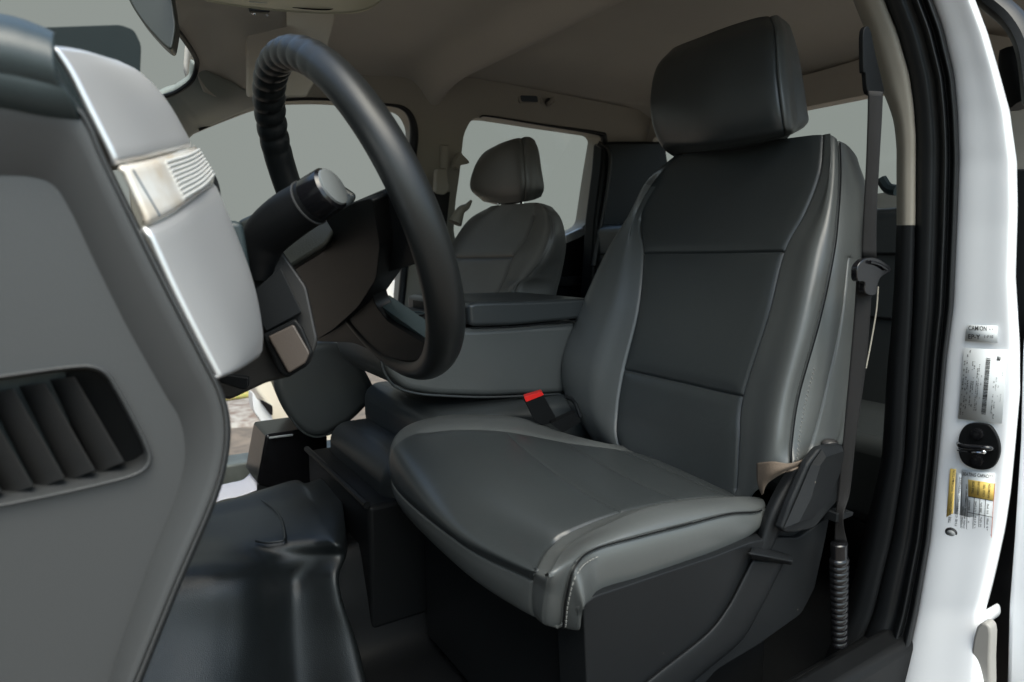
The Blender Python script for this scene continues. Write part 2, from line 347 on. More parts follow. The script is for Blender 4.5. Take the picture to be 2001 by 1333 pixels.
# ------------------------------------------------------------------ ceiling
def ceil_z(x, y):
    base = .515
    if x < .35: base -= ((.35-x)/.5)**2*.16*1.0
    # transverse beam at x ~ .9
    b = math.exp(-((x-.865)/.05)**2)*.045
    step = 1/(1+math.exp(-(x-.905)/.010)); z = base-b*(1-step)+.034*step
    v = math.exp(-((x-.76)/.07)**2)*.008; z += v
    e = max(0, (y-1.58)/.29); z -= .085*e**2.4
    e = max(0, (.86-y)/.40); z -= .085*min(e, 1.1)**2.4
    if x > 1.5: z -= ((x-1.5)/.4)**2*.12
    return z
def hull_y(x): return 1.865
def xsamp(): return np.r_[np.linspace(.22, .70, 22), np.linspace(.72, .98, 50), np.linspace(1.0, 1.86, 22)]
V = []; Fc = []; X_ = xsamp(); Y_ = np.linspace(.42, 1.87, 60)
for x in X_:
    for y in Y_: V.append((x if x > .101 else .10-.035*math.cos((y-1.14)/.75*math.pi/2)*0, y, CZ+ceil_z(x, y)))
for i in range(len(X_)-1):
    for j in range(59): Fc.append((i*60+j, (i+1)*60+j, (i+1)*60+j+1, i*60+j+1))
tag(mesh('ceiling', V, Fc, M['headl'], smooth=180, solid=.05, offset=1), 'warm grey cloth headliner with a cross beam', 'ceiling', kind='structure')
# ------------------------------------------------------------------ passenger side body wall (pillars, rail) as one thing with parts
def wy(z): return 1.95-.0 if z < 0 else 1.95-.16*z/.44*1.0
def WP(px, py):
    "point on the leaning passenger side wall"
    y = 1.9
    for _ in range(8):
        p = P(px, py, Y=y); y = wy(p[2]-CZ)
    return p
def wall_slab(name, px, m, parent, depth=(0, .06, 0), bevel=.008): return MB().prism([WP(a, b) for a, b in px], depth).build(name, m, parent, bevel=bevel, smooth=35)
t = thing('side_frame', 'beige trimmed passenger side pillars and roof rail around the windows', 'door frame', (.9, 1.95, .7))
def hole_wall(name, outer, holes, m, parent, fn, depth, bevel=.004):
    loops = [outer]+holes; L3 = [[Vector(fn(*p)) for p in l] for l in loops]; flat = [v for l in L3 for v in l]
    tri = tessellate_polygon([[Vector((p[0], -p[1], 0)) for p in l] for l in loops])
    n = len(flat); V = flat+[v+Vector(depth) for v in flat]; Fc = [tuple(f) for f in tri]+[tuple(i+n for i in f) for f in tri]; k = 0
    for l in loops:
        q = len(l)
        for i in range(q): Fc.append((k+i, k+(i+1) % q, n+k+(i+1) % q, n+k+i))
        k += q
    return mesh(name, V, Fc, m, parent, smooth=30)
front_open = rounded([(365, 262), (432, 234), (505, 206), (560, 195), (640, 194), (752, 204), (796, 214), (812, 245), (806, 320), (800, 420), (790, 520), (776, 700), (760, 960), (300, 1010), (300, 300)], 26)
rear_win = rounded([(922, 231), (952, 227), (1060, 244), (1166, 260), (1174, 270), (1160, 350), (1146, 440), (1105, 460), (1060, 500), (900, 500), (886, 455), (890, 395), (898, 340), (902, 300), (906, 262)], 14)
outer = [(250, 300), (330, 200), (385, 135), (460, 118), (560, 118), (700, 122), (850, 140), (1000, 165), (1150, 195), (1300, 225), (1300, 300), (1285, 620), (1280, 900), (1100, 990), (760, 1010), (300, 1080)]
hole_wall('pillar_trim', outer, [front_open[::-1], rear_win[::-1]], M['beige'], t, WP, (0, .07, 0))
# black seals
def off(p, d): return (p[0], p[1]+d, p[2])
MB().tube([off(WP(a, b), -.004) for a, b in [(388, 254), (432, 235), (505, 207), (560, 196), (640, 195), (752, 205), (786, 212), (803, 232), (808, 265), (803, 320), (797, 430), (786, 560), (770, 720)]], [.004]*6+[.007, .010, .013, .014, .014, .012, .012], 10, sm=6).build('door_seal', M['rubber'], t)
MB().tube([off(WP(a, b), -.006) for a, b in [(935, 230), (955, 228), (1060, 245), (1165, 261), (1178, 272), (1174, 320), (1163, 390), (1150, 450)]], [.002, .003, .004, .007, .012, .014, .014, .014], 10, sm=6).build('window_seal', M['rubber'], t)
# rear door lower panel
p_ = slab('door_panel', [(1095, 470), (1110, 460), (1140, 446), (1156, 455), (1165, 480), (1220, 520), (1220, 760), (1000, 760), (1000, 520)], M['dplastic'], t, (0, .05, 0), .008, Y=1.90)
slab('armrest', [(1080, 545), (1110, 541), (1165, 540), (1165, 556), (1080, 560)], M['plastic'], t, (0, .05, 0), .006, Y=1.86)
# dark C area trim and rear quarter
slab('rear_trim', [(1180, 277), (1205, 276), (1300, 276), (1310, 340), (1310, 640), (1150, 640), (1163, 430), (1176, 330)], M['dplastic'], t, (0, .06, 0), .01, Y=1.75)
MB().tube([P(1168, 280, Y=1.77), P(1190, 300, Y=1.75), P(1186, 360, Y=1.75), P(1172, 450, Y=1.75), P(1160, 520, Y=1.75)], [.016]*5, 10, sm=5, flat=.6).build('rear_seal', M['rubber'], t)
slab('sill_highlight', [(1104, 460), (1140, 444), (1155, 452), (1130, 466), (1106, 476)], M['silver'], t, (0, .02, 0), .004, Y=1.895)
mesh('window_pane', [off(WP(a, b), .035) for a, b in rear_win], [tuple(range(len(rear_win)))], M['glass'], t, smooth=0)
# seat belt guide of the passenger pillar
t = thing('belt_guide', 'beige seat belt height adjuster with dark strap on far centre pillar', 'seat belt', P(865, 470, Y=1.82))
MB().tube([WP(866, 285)-np.array([0, .01, 0]), WP(866, 345)-np.array([0, .01, 0])], .014, 12, flat=.4).build('rail', M['beige'], t)
slab('loop', rounded([(852, 330), (874, 328), (880, 372), (868, 382), (850, 378)], 6), M['beige'], t, (0, .02, 0), .005, Y=1.78)
slab('webbing', [(846, 375), (880, 375), (874, 430), (866, 520), (852, 520), (862, 430)], M['belt'], t, (0, .004, 0), .001, Y=1.785)
tag(slab('pillar_clip', smooth_px([(900, 298), (905, 303), (918, 318), (902, 322), (896, 330), (890, 320)], 3), M['beige'], None, (0, .03, 0), .003, Y=1.80), 'small pointed beige clip on the rear window edge', 'clip')
tag(MB().tube([P(889, 436, Y=1.78), P(900, 412, Y=1.78), P(912, 404, Y=1.78), P(921, 392, Y=1.78)], [.022, .014, .010, .004], 10, sm=5).build('coat_hanger_hook', M['beige']), 'curved beige hook on centre pillar beside far headrest', 'hook')
# A pillar far side + windshield header
t = thing('windshield_pillar', 'grey green trim pillar between windshield and passenger doorway', 'pillar', P(380, 300, Y=1.75))
G = [[P(384, 128, Y=1.55), P(430, 150, Y=1.60), P(470, 170, Y=1.66), P(520, 206, Y=1.79)],
     [P(374, 158, Y=1.58), P(410, 185, Y=1.62), P(445, 205, Y=1.68), P(470, 222, Y=1.80)],
     [P(345, 178, Y=1.62), P(375, 205, Y=1.66), P(395, 228, Y=1.72), P(420, 243, Y=1.82)],
     [P(316, 190, Y=1.66), P(340, 218, Y=1.70), P(360, 242, Y=1.76), P(376, 264, Y=1.85)],
     [P(240, 240, Y=1.68), P(260, 290, Y=1.72), P(280, 330, Y=1.78), P(300, 350, Y=1.86)]]
grid('trim', G, mat('pillar trim', (.20, .22, .20), .55, .2, 500), t, su=6, sv=6, solid=.02, offset=1)
MB().tube([P(345, 58, Y=1.36), P(362, 80, Y=1.42), P(382, 112, Y=1.5), P(384, 132, Y=1.54), P(374, 158, Y=1.57), P(345, 180, Y=1.61), P(316, 190, Y=1.65)], .005, 8, sm=6).build('black_edge', M['dplastic'], t)
# front header panel between ceiling and windshield
G = [[P(318, -60, Y=1.10), P(400, -60, Y=1.10), P(480, -40, Y=1.10), P(560, -30, Y=1.1)],
     [P(343, 55, Y=1.36), P(400, 40, Y=1.36), P(480, 35, Y=1.34), P(560, 30, Y=1.34)],
     [P(383, 112, Y=1.50), P(420, 105, Y=1.50), P(480, 110, Y=1.5), P(560, 110, Y=1.5)],
     [P(384, 140, Y=1.56), P(430, 155, Y=1.62), P(490, 165, Y=1.66), P(560, 170, Y=1.72)],
     [P(400, 180, Y=1.60), P(440, 195, Y=1.66), P(500, 204, Y=1.78), P(560, 194, Y=1.80)]]
grid('header_panel', G, M['headl'], t, su=6, sv=6, solid=.003, offset=1)
# sun visor, overhead console, visor clip
t = thing('sun_visor', 'flat taupe sun visor folded up by the windshield header', 'sun visor', P(560, 130, Y=1.3))
slab('panel', rounded([(483, 5), (655, 8), (655, 40), (630, 135), (600, 190), (484, 190)], 8), M['headl'], t, (0, .02, .004), .004, plane=(P(560, 80, D=1.30), (.25, .90, .35)))
tag(mesh('visor_gap', [P(468, 15, D=1.42), P(486, 15, D=1.42), P(487, 130, D=1.42), P(474, 130, D=1.42)], [(0, 1, 2, 3)], M['dplastic'], solid=.01), 'dark seam strip beside the folded sun visor', 'trim')
t = thing('visor_clip', 'small metal visor clip under the overhead console', 'clip', P(508, 25, D=1.15))
MB().tube([P(492, 14, D=1.14), P(492, 24, D=1.13), P(500, 26, D=1.13)], .003, 8, sm=3).tube([P(508, 20, D=1.14), P(523, 19, D=1.13), P(522, 30, D=1.12)], .0025, 8, sm=1).build('hook', M['chrome'], t)
slab('base', rounded([(486, 8), (528, 8), (528, 24), (490, 22)], 4), M['plastic'], t, (0, .01, 0), .002, Y=1.12)
t = thing('overhead_console', 'beige overhead console at the top of the windshield', 'console', P(590, 0, D=1.05))
def OC(px, py, h): return P(px, py, D=1.02)+np.array([0, 0, h])
G = [[P(405, 0, D=1.0), P(470, 11, D=1.0), P(560, 20, D=1.0), P(660, 24, D=1.0), P(710, 20, D=1.0), P(745, -5, D=1.0)],
     [P(400, -8, D=.99), P(470, 3, D=.99), P(560, 12, D=.99), P(660, 16, D=.99), P(712, 10, D=.99), P(748, -12, D=.99)],
     [P(400, -50, D=.90), P(470, -45, D=.90), P(560, -45, D=.90), P(660, -45, D=.90), P(720, -50, D=.90), P(765, -60, D=.9)]]
grid('shell', G, mat('console beige', (.58, .56, .42), .45, .1, 500), t, su=5, sv=6, solid=.004, offset=1)
slab('lamp_lens', rounded([(484, -8), (524, -6), (524, 7), (486, 5)], 4), M['glow'], t, (0, 0, .004), .001, D=.975)
MB().tube([P(572, 13, D=.985), P(580, 5, D=.98), P(592, -4, D=.975)], .0012, 6).tube([P(572, 14, D=.985), P(610, 18, D=.985), P(645, 18, D=.985), P(662, 8, D=.98), P(675, -4, D=.975)], .0012, 6, sm=5).build('seam_line', M['dplastic'], t)
# interior mirror
t = thing('rear_view_mirror', 'dark oval rear view mirror hanging against the windshield', 'mirror', P(310, 95, D=1.0))
slab('shell', smooth_px([(252, 0), (240, -40), (320, -60), (335, -10), (341, 30), (343, 50), (339, 80), (334, 95), (322, 90), (300, 68), (275, 38)], 5), M['mirror'], t, (.01, .04, 0), .012, D=1.0)
# rear wall + rear window
t = thing('rear_cab_wall', 'headliner coloured rear cab wall around the back window', 'wall', (1.8, 1.1, .8))
RWX = 1.72
def RP(px, py): return P(px, py, X=RWX)
rw = rounded([(1270, 330), (1276, 268), (1400, 245), (1580, 208), (1700, 184), (1800, 166), (1830, 380), (1755, 373), (1400, 420), (1270, 420)], 10)
hole_wall('panel', [(1230, 225), (1400, 190), (1600, 140), (1700, 110), (1900, 60), (2100, 100), (2120, 900), (1900, 960), (1500, 900), (1230, 750)], [rw[::-1]], M['headl'], t, RP, (.05, 0, 0))
mesh('window_pane', [RP(a, b)+np.array([.03, 0, 0]) for a, b in rw], [tuple(range(len(rw)))], M['glass'], t, smooth=0)
# rear bench
t = thing('rear_bench', 'dark blue grey rear bench backrest behind the driver seat', 'bench seat', (1.5, 1.1, .75))
MB().box((1.45, .50, CZ-.62), (1.64, 1.82, CZ+.10)).build('backrest', M['leather'], t, bevel=.03, seg=5)
MB().box((1.05+.1, .50, CZ-.50), (1.48, 1.82, CZ-.33)).build('cushion', M['leather'], t, bevel=.03, seg=5)
for z in (-.0, -.14): MB().tube([(1.447, .52, CZ+z), (1.447, 1.8, CZ+z)], .003, 6).build('seam', M['dplastic'], t)
MB().tube([P(1722, 350, X=1.5), P(1735, 368, X=1.5), P(1752, 372, X=1.5)], .012, 8, sm=3).build('grab_strap', M['dashtop'], t)
# ceiling fittings
t = thing('reading_lamp', 'small rectangular reading lamp in the rear headliner', 'lamp', P(1034, 194, Y=1.76))
slab('bezel', rounded([(1012, 184), (1052, 184), (1056, 203), (1016, 203)], 4), M['beige'], t, (0, .02, .01), .002, Y=1.772)
slab('lens', rounded([(1018, 187), (1050, 188), (1052, 200), (1020, 199)], 3), mat('lamp lens', (.04, .05, .06), .2), t, (0, .02, .01), .001, Y=1.768)
t = thing('coat_hook', 'round grey coat hook beside the reading lamp', 'hook', P(1077, 200, Y=1.75))
MB().sphere(P(1072, 199, Y=1.77), .012, 8).build('base', M['brown'], t)
MB().tube([P(1070, 204, Y=1.762), P(1076, 199, Y=1.745), P(1080, 193, Y=1.745), P(1083, 200, Y=1.745)], .006, 8, sm=3).build('knob', M['beige'], t)
# ------------------------------------------------------------------ dashboard
t = thing('dashboard', 'grey dashboard end with air vent, satin silver strip and dark top pad', 'dashboard', P(200, 1333, Y=.45))
DY = .440
A_ = [(-260, 345), (-120, 343), (0, 342), (60, 345), (105, 362), (140, 415), (190, 520), (250, 640), (320, 765), (350, 815), (362, 870), (357, 930), (330, 1010), (290, 1110), (240, 1250), (190, 1400), (150, 1500), (-100, 1520), (-260, 1500)]
B_ = [(-270, 165), (-120, 175), (0, 190), (80, 203), (140, 217), (170, 252), (200, 320), (300, 525), (385, 690), (425, 770), (438, 835), (431, 910), (405, 990), (340, 1140), (262, 1330), (232, 1400), (190, 1510), (-100, 1540), (-280, 1520)]
C_ = [(-272, 150), (-120, 162), (0, 180), (80, 193), (148, 208), (176, 246), (207, 318), (308, 522), (393, 688), (432, 768), (446, 835), (438, 912), (413, 992), (349, 1142), (272, 1332), (243, 1402), (200, 1512), (-100, 1550), (-290, 1530)]
E_ = [(-275, 145), (-120, 158), (0, 176), (80, 190), (152, 206), (182, 244), (213, 318), (313, 522), (398, 688), (437, 768), (451, 835), (443, 912), (418, 994), (354, 1144), (278, 1334), (250, 1405), (206, 1514), (-100, 1555), (-295, 1535)]
def rs(L, n=220): return resample(crline(L, 10, True), n)
def corr(Ls, s=12): return [crline([np.array(p, float) for p in L], s, True) for L in Ls]
lp = corr([A_, B_, C_, E_])
vent = smooth_px([(-120, 752), (-40, 742), (0, 738), (70, 728), (130, 720), (175, 718), (205, 730), (225, 758), (255, 812), (282, 866), (290, 895), (280, 915), (250, 930), (180, 948), (100, 966), (0, 986), (-60, 998), (-120, 1005)], 5)
# flat inner field with a hole for the vent
def YP(y): return lambda a, b: P(a, b, Y=y)
A3 = [tuple(p) for p in lp[0]]
hole_wall('end_panel', A3, [vent[::-1]], M['dash'], t, YP(DY), (0, .03, 0))
rings = []
def ringY(L, y): return [P(a, b, Y=y) for a, b in L]
mid = (lp[0]*.3+lp[1]*.7)
for L, y in ((lp[0], DY-.0005), (lp[0]*.9+lp[1]*.1, DY-.003), (mid, DY-.016), (lp[1]*.93+lp[0]*.07, DY-.018), (lp[1], DY-.0175)): rings.append(ringY(L, y))
def ringmesh(name, rings, m, parent, smooth=50):
    n = len(rings[0]); V = [p for r in rings for p in r]; Fc = []
    for i in range(len(rings)-1):
        for j in range(n): Fc.append((i*n+j, i*n+(j+1) % n, (i+1)*n+(j+1) % n, (i+1)*n+j))
    return mesh(name, V, Fc, m, parent, smooth=smooth)
ringmesh('chamfer', rings, M['dash'], t, 180)
mm = lambda a, f: lp[a]*(1-f)+lp[a+1]*f
ringmesh('edge_bead', [ringY(lp[1], DY-.008), ringY(mm(1, .15), DY-.016), ringY(mm(1, .6), DY-.020), ringY(lp[2], DY-.018), ringY(mm(2, .6), DY-.010), ringY(lp[3], DY+.004), ringY(lp[3], DY+.05)], M['dash'], t, 180)
# vent frame, cavity and slats
vl = crline(vent, 1, True); vc = vl.mean(0)
def vs(f): return vc+(vl-vc)*f
ringmesh('vent_frame', [ringY(vs(1.045), DY+.001), ringY(vs(1.035), DY-.004), ringY(vs(1.015), DY-.0055), ringY(vs(.99), DY-.003), ringY(vs(.97), DY+.008), ringY(vs(.955), DY+.03)], M['dash'], t, 180)
slab('vent_cavity', [tuple(p) for p in vs(1.02)], M['dplastic'], t, (0, .01, 0), 0, Y=DY+.032)
for k, (a, b, c, d) in enumerate([((98, 742), (146, 736), (243, 902), (190, 925)), ((38, 755), (88, 748), (186, 918), (132, 940)), ((-25, 768), (27, 760), (127, 934), (72, 955)), ((-90, 780), (-38, 772), (66, 950), (10, 968)), ((-150, 795), (-100, 785), (5, 962), (-50, 980))]):
    q = [np.array(v, float) for v in (a, b, c, d)]
    tp = (q[0]*.35+q[1]*.65); bt = (q[3]*.35+q[2]*.65)
    G = [[P(*u0, Y=DY+.031), P(*(u0*.98+u1*.02), Y=DY+.026), P(*(u0*.5+u1*.5), Y=DY+.016), P(*(u0*.08+u1*.92), Y=DY+.008), P(*u1, Y=DY+.009), P(*u1, Y=DY+.022)]
         for u0, u1 in [(q[0]+(q[3]-q[0])*f, q[1]+(q[2]-q[1])*f) for f in (0, .33, .66, 1)]]
    grid('vent_slat', G, M['dash_dk'], t, su=3, sv=4, smooth=40)
G = [[P(*p, Y=DY+.004+dd) for p, dd in r] for r in ([((150, 735), .0), ((200, 738), 0), ((215, 752), 0)], [((215, 800), .018), ((245, 805), .012), ((262, 850), .004)], [((270, 905), .012), ((275, 902), .008), ((282, 900), .002)])]
# silver strip: three segments stacked along one curved face
def strip_pt(v, u):
    Lf = crline([(104, 94), (135, 140), (168, 205), (228, 325), (281, 440), (335, 560), (385, 660), (418, 722), (426, 736)], 8)
    Rt = crline([(228, 128), (272, 148), (322, 200), (372, 285), (411, 350), (450, 440), (488, 545), (505, 635), (503, 690)], 8)
    k = v*(len(Lf)-1); i = min(int(k), len(Lf)-2); f = k-i
    a = Lf[i]*(1-f)+Lf[i+1]*f; b = Rt[i]*(1-f)+Rt[i+1]*f
    p, q = P(*a, Y=.428), P(*b, Y=.575)
    r = p*(1-u)+q*u
    return r+np.array([1, -.2, .15])*.007*(1-abs(2*u-1)**4)
def strip(name, v0, v1, m, prx=0, nb=24):
    V = []; Fc = []; us = [0, .015, .05, .1, .2, .35, .5, .65, .8, .9, .97, 1.0]
    us = [0, .02]+list(np.linspace(.06, .94, 12))+[.98, 1.0]
    for i in range(nb+1):
        for u in us:
            p = strip_pt(v0+(v1-v0)*i/nb, u)
            e = min(i, nb-i)
            p = p+np.array([1, -.2, .2])*(prx-(.0015 if e == 0 else 0)); V.append(p)
    n = len(us)
    for i in range(nb):
        for j in range(n-1): Fc.append((i*n+j, i*n+j+1, (i+1)*n+j+1, (i+1)*n+j))
    return mesh(name, V, Fc, m, t, smooth=180, solid=.003, offset=0)
strip('silver_trim', 0, .372, M['silver']); strip('glossy_insert', .378, .498, M['clear'], .002, 12); strip('silver_trim', .506, 1, M['silver'])
mb = MB()
for k in range(9):
    v = .39+.0115*k; mb.tube([strip_pt(v, .30)+np.array([.0035, -.001, .001]), strip_pt(v, .6)+np.array([.0045, -.001, .001]), strip_pt(v, .93)+np.array([.0035, -.001, .001])], .0012, 6, sm=4)
mb.build('insert_ribs', mat('rib grey', (.55, .55, .53), .3), t)
mb = MB().tube([strip_pt(.385, .03)+np.array([.003, 0, 0]), strip_pt(.49, .06)+np.array([.003, 0, 0])], .0015, 8).build('insert_dark_edge', mat('blue black edge', (.05, .08, .11), .15), t)
# dark top pad end and hood
G = [[P(-200, 35, Y=.50), P(0, 62, Y=.50), P(60, 78, Y=.50), P(98, 95, Y=.50)],
     [P(-200, 55, Y=.425), P(0, 80, Y=.425), P(60, 95, Y=.425), P(100, 108, Y=.425)],
     [P(-200, 110, Y=.422), P(0, 140, Y=.422), P(75, 155, Y=.422), P(126, 165, Y=.422)],
     [P(-200, 150, Y=.428), P(0, 180, Y=.428), P(85, 197, Y=.428), P(160, 212, Y=.430)],
     [P(-200, 160, Y=.46), P(0, 190, Y=.46), P(85, 207, Y=.46), P(165, 222, Y=.46)]]
grid('top_pad', G, M['dashtop'], t, su=5, sv=6, solid=.01, offset=1)
MB().prism([P(a, b, Y=.60) for a, b in rounded([(-300, 62), (0, 56), (235, 48), (262, 58), (276, 88), (274, 140), (262, 260), (-300, 300)], 10)], (0, .26, 0)).build('instrument_hood', mat('hood plastic', (.010, .016, .017), .6, .05, 1500, spec=.15), t, bevel=.012, seg=4)
# dash mass behind
MB().box((-.55, .47, CZ-.18), (.0, 1.86, CZ+.02)).build('body', M['dashtop'], t, bevel=.03)
slab('side_vent_pod', smooth_px([(392, 300), (405, 318), (424, 348), (432, 380), (428, 410), (405, 380)], 4), M['dplastic'], t, (-.02, .06, 0), .006, Y=.62)
slab('cluster_side', [(430, 430), (478, 432), (492, 520), (505, 640), (470, 660)], M['dashtop'], t, (-.02, .10, 0), .006, Y=.64)
# ------------------------------------------------------------------ steering column + stalk
t = thing('steering_column', 'dark steering column cover with a fat stalk and taupe switch box', 'steering column', P(540, 740, D=.66))
def ndir(px, py): r = ray(px, py); return r/np.linalg.norm(r)
dd = ndir(560, 620)
slab('lower_shroud', rounded([(470, 560), (500, 520), (545, 480), (600, 560), (622, 665), (606, 712), (560, 738), (520, 748), (446, 783), (400, 760), (400, 650)], 10), M['brown2'], t, tuple(dd*.10), .010, D=.66)
slab('upper_shroud', rounded([(462, 432), (520, 405), (600, 362), (642, 342), (700, 380), (640, 480), (560, 530), (480, 520)], 12), mat('cover green black', (.014, .017, .015), .4, .2, 500), t, tuple(dd*.08), .012, D=.74)
slab('switch_box', rounded([(512, 655), (578, 622), (592, 640), (613, 690), (600, 716), (560, 740), (545, 728)], 7), M['dplastic'], t, tuple(dd*.03), .004, D=.635)
slab('switch_face', rounded([(524, 658), (574, 634), (606, 690), (597, 710), (564, 730)], 5), mat('taupe face', (.06, .048, .040), .5, .15, 600), t, tuple(dd*.01), .002, D=.628)
slab('tilt_lever', rounded([(425, 733), (440, 732), (486, 738), (484, 760), (474, 762), (430, 748)], 5), M['dplastic'], t, tuple(dd*.02), .004, D=.60)
slab('column_collar', rounded([(500, 565), (548, 522), (590, 610), (520, 648), (508, 625)], 4), M['plastic'], t, tuple(dd*.02), .004, D=.645)
st = MB().tube([P(505, 545, D=.66), P(506, 500, D=.655), P(520, 462, D=.65), P(560, 425, D=.64), P(605, 396, D=.63), P(648, 367, D=.62)], [.013, .019, .0225, .0235, .0225, .0205], 28, sm=8).build('stalk', M['dplastic'], t, smooth=50)
e0, e1 = P(648, 367, D=.62), P(605, 396, D=.63); ax = (e0-e1)/np.linalg.norm(e0-e1)
MB().tube([e0-ax*.024, e0-ax*.023, e0-ax*.001, e0+ax*.0015], [.0222, .0226, .0216, .019], 32).build('stalk_knob', M['gloss'], t, smooth=35)
MB().tube([e0+ax*.001, e0+ax*.0035, e0+ax*.0045], [.0190, .0185, .0160], 32).build('stalk_cap', mat('grey cap', (.13, .14, .14), .45), t, smooth=35)
MB().tube([e0-ax*.030+.0*ax, e0-ax*.0285], [.0237, .0237], 32).build('stalk_ring', mat('ring grey', (.05, .05, .05), .4), t, smooth=35)
# ------------------------------------------------------------------ steering wheel
WC = np.array([.2555, .762, CZ+.0357]); WR = .191; wa = .3988
wv = np.array([-math.sin(wa), 0, math.cos(wa)]); wu = np.array([math.sin(-.017), math.cos(-.017), 0]); wn = np.cross(wu, wv); wn /= np.linalg.norm(wn)
if wn[0] < 0: wn = -wn
t = thing('steering_wheel', 'black leather steering wheel with ribbed finger grip at its top', 'steering wheel', WC)
V = []; Fc = []; NU, NV = 420, 28
for i in range(NU):
    a = 2*math.pi*i/NU     # a=0 far side (+Y), pi/2 top, pi near side
    c = math.cos(a)*wu+math.sin(a)*wv
    deg = math.degrees(a)
    w = 1/(1+math.exp(-(deg-38)/3))*1/(1+math.exp((deg-122)/3))
    for k in range(NV):
        b = 2*math.pi*k/NV; r = .0168+.0022*math.exp(-((deg-225)/25)**2)+.0012*math.exp(-((deg-180)/50)**2)
        front = math.cos(b)*-1          # the side facing the dash and the inner side carries finger ribs
        ph = (deg-38)/84*12*2*math.pi+b*.6
        rib = (abs(math.sin(ph/2))**.6-.75)*.0046*w*(.45+.55*max(0, math.cos(b-2.8)))
        rr = r+rib
        V.append(WC+c*(WR+rr*math.cos(b))+wn*rr*1.12*math.sin(b))
for i in range(NU):
    for k in range(NV): Fc.append((i*NV+k, i*NV+(k+1) % NV, ((i+1) % NU)*NV+(k+1) % NV, ((i+1) % NU)*NV+k))
mesh('rim', V, Fc, M['wheel'], t, smooth=180)
mesh_pl = (WC-wn*.018, wn)
hub = [(546, 486), (556, 470), (620, 432), (690, 396), (742, 380), (758, 372), (776, 395), (802, 450), (822, 498), (818, 515), (770, 528), (735, 545), (722, 560), (720, 580), (724, 600), (760, 655), (798, 668), (840, 690), (830, 706), (790, 712), (735, 692), (680, 672), (612, 668), (598, 655), (578, 610), (560, 545)]
# upper mass (airbag cover back) and lower spoke
slab('hub', rounded([(546, 486), (556, 470), (690, 396), (728, 386), (742, 480), (735, 545), (700, 600), (650, 645), (612, 668), (598, 655), (560, 545)], 10), M['hub'], t, tuple(wn*.036), .010, plane=(WC-wn*.030, wn))
slab('upper_spoke', rounded([(660, 408), (745, 372), (756, 376), (790, 440), (815, 505), (812, 516), (770, 530), (700, 545)], 8), M['dplastic'], t, tuple(wn*.020), .009, plane=(WC-wn*.014, wn))
slab('lower_spoke', rounded([(620, 560), (722, 556), (732, 595), (757, 628), (832, 672), (838, 690), (815, 706), (785, 706), (740, 692), (690, 670), (612, 668)], 12), M['hub'], t, tuple(wn*.020), .008, plane=(WC-wn*.016, wn))
slab('spoke_trim', rounded([(722, 592), (734, 590), (836, 664), (828, 670), (758, 630), (728, 606)], 3), M['dashtop'], t, tuple(wn*.020), .003, plane=(WC-wn*.010, wn))
# ------------------------------------------------------------------ driver seat
t = seat = thing('driver_seat', 'large dark grey leather driver seat with tall headrest in the foreground', 'car seat', (.7, .74, CZ-.66), 'car seats in the cab')
YC = .74
rowsB = [ # X0, list of c1..c9 px, dY for c1, bolster strength
 (.915, [(1325, 302), (1334, 299), (1348, 297), (1475, 279), (1606, 262), (1624, 264), (1641, 273), (1662, 290), (1676, 312)], .155, 0.0),
 (.895, [(1268, 352), (1277, 354), (1288, 356), (1440, 347), (1599, 336), (1623, 338), (1643, 343), (1672, 352), (1690, 366)], .172, .2),
 (.872, [(1232, 418), (1240, 422), (1250, 428), (1405, 420), (1570, 412), (1612, 412), (1639, 416), (1670, 422), (1687, 432)], .203, .6),
 (.847, [(1183, 496), (1215, 497), (1255, 494), (1390, 493), (1529, 490), (1587, 492), (1630, 496), (1662, 502), (1681, 510)], .245, 1.0),
 (.813, [(1135, 600), (1188, 602), (1245, 604), (1370, 610), (1497, 615), (1560, 620), (1603, 624), (1646, 634), (1673, 640)], .262, 1.1),
 (.779, [(1099, 700), (1152, 712), (1217, 722), (1330, 747), (1448, 773), (1520, 776), (1562, 771), (1614, 778), (1656, 775)], .264, 1.2),
 (.757, [(1106, 778), (1150, 792), (1204, 803), (1320, 835), (1440, 862), (1505, 866), (1548, 862), (1590, 866), (1640, 850)], .25, 1.0),
 (.742, [(1140, 830), (1168, 850), (1206, 868), (1318, 912), (1435, 955), (1485, 950), (1546, 908), (1578, 893), (1625, 872)], .215, .6),
]
G = []
for X0, L, dy, bs in rowsB:
    c1 = P(*L[0], Y=YC+dy)
    c2 = P(*L[1], X=(c1[0]+X0)/2-.011*bs)
    row = [c1, c2, P(*L[2], X=X0), P(*L[3], X=X0+.010), P(*L[4], X=X0), P(*L[5], X=X0-.022*bs), P(*L[6], X=X0-.004*bs+.008), P(*L[7], X=X0+.045), P(*L[8], X=X0+.095)]
    c9 = row[-1]; z = row[3][2]
    bk = [P(L[8][0]-16, L[8][1]+4, X=X0+.125), np.array([X0+.135, YC, z]), np.array([X0+.125, YC+dy-.04, z]), np.array([max(c1[0], X0)+.07, YC+dy+.002, (c1[2]+z)/2])]
    G.append(row+bk)
ext = [p+np.array([-.004, 0, -.055]) for p in G[-1]]
for i in (5, 6, 7, 8, 9): ext[i] = G[-1][i]+np.array([.012, .012, -.006])
for i in (0, 1, 2): ext[i] = ext[i]+np.array([.02, -.04, 0])
G.append(ext)
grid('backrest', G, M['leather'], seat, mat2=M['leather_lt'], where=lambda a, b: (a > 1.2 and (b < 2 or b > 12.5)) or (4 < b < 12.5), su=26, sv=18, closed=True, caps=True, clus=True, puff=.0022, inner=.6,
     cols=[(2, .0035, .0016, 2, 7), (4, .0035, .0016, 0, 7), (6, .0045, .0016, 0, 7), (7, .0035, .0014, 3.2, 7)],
     rows=[(3, .0035, .0016, 2, 4), (5, .0035, .0016, 2, 4)])
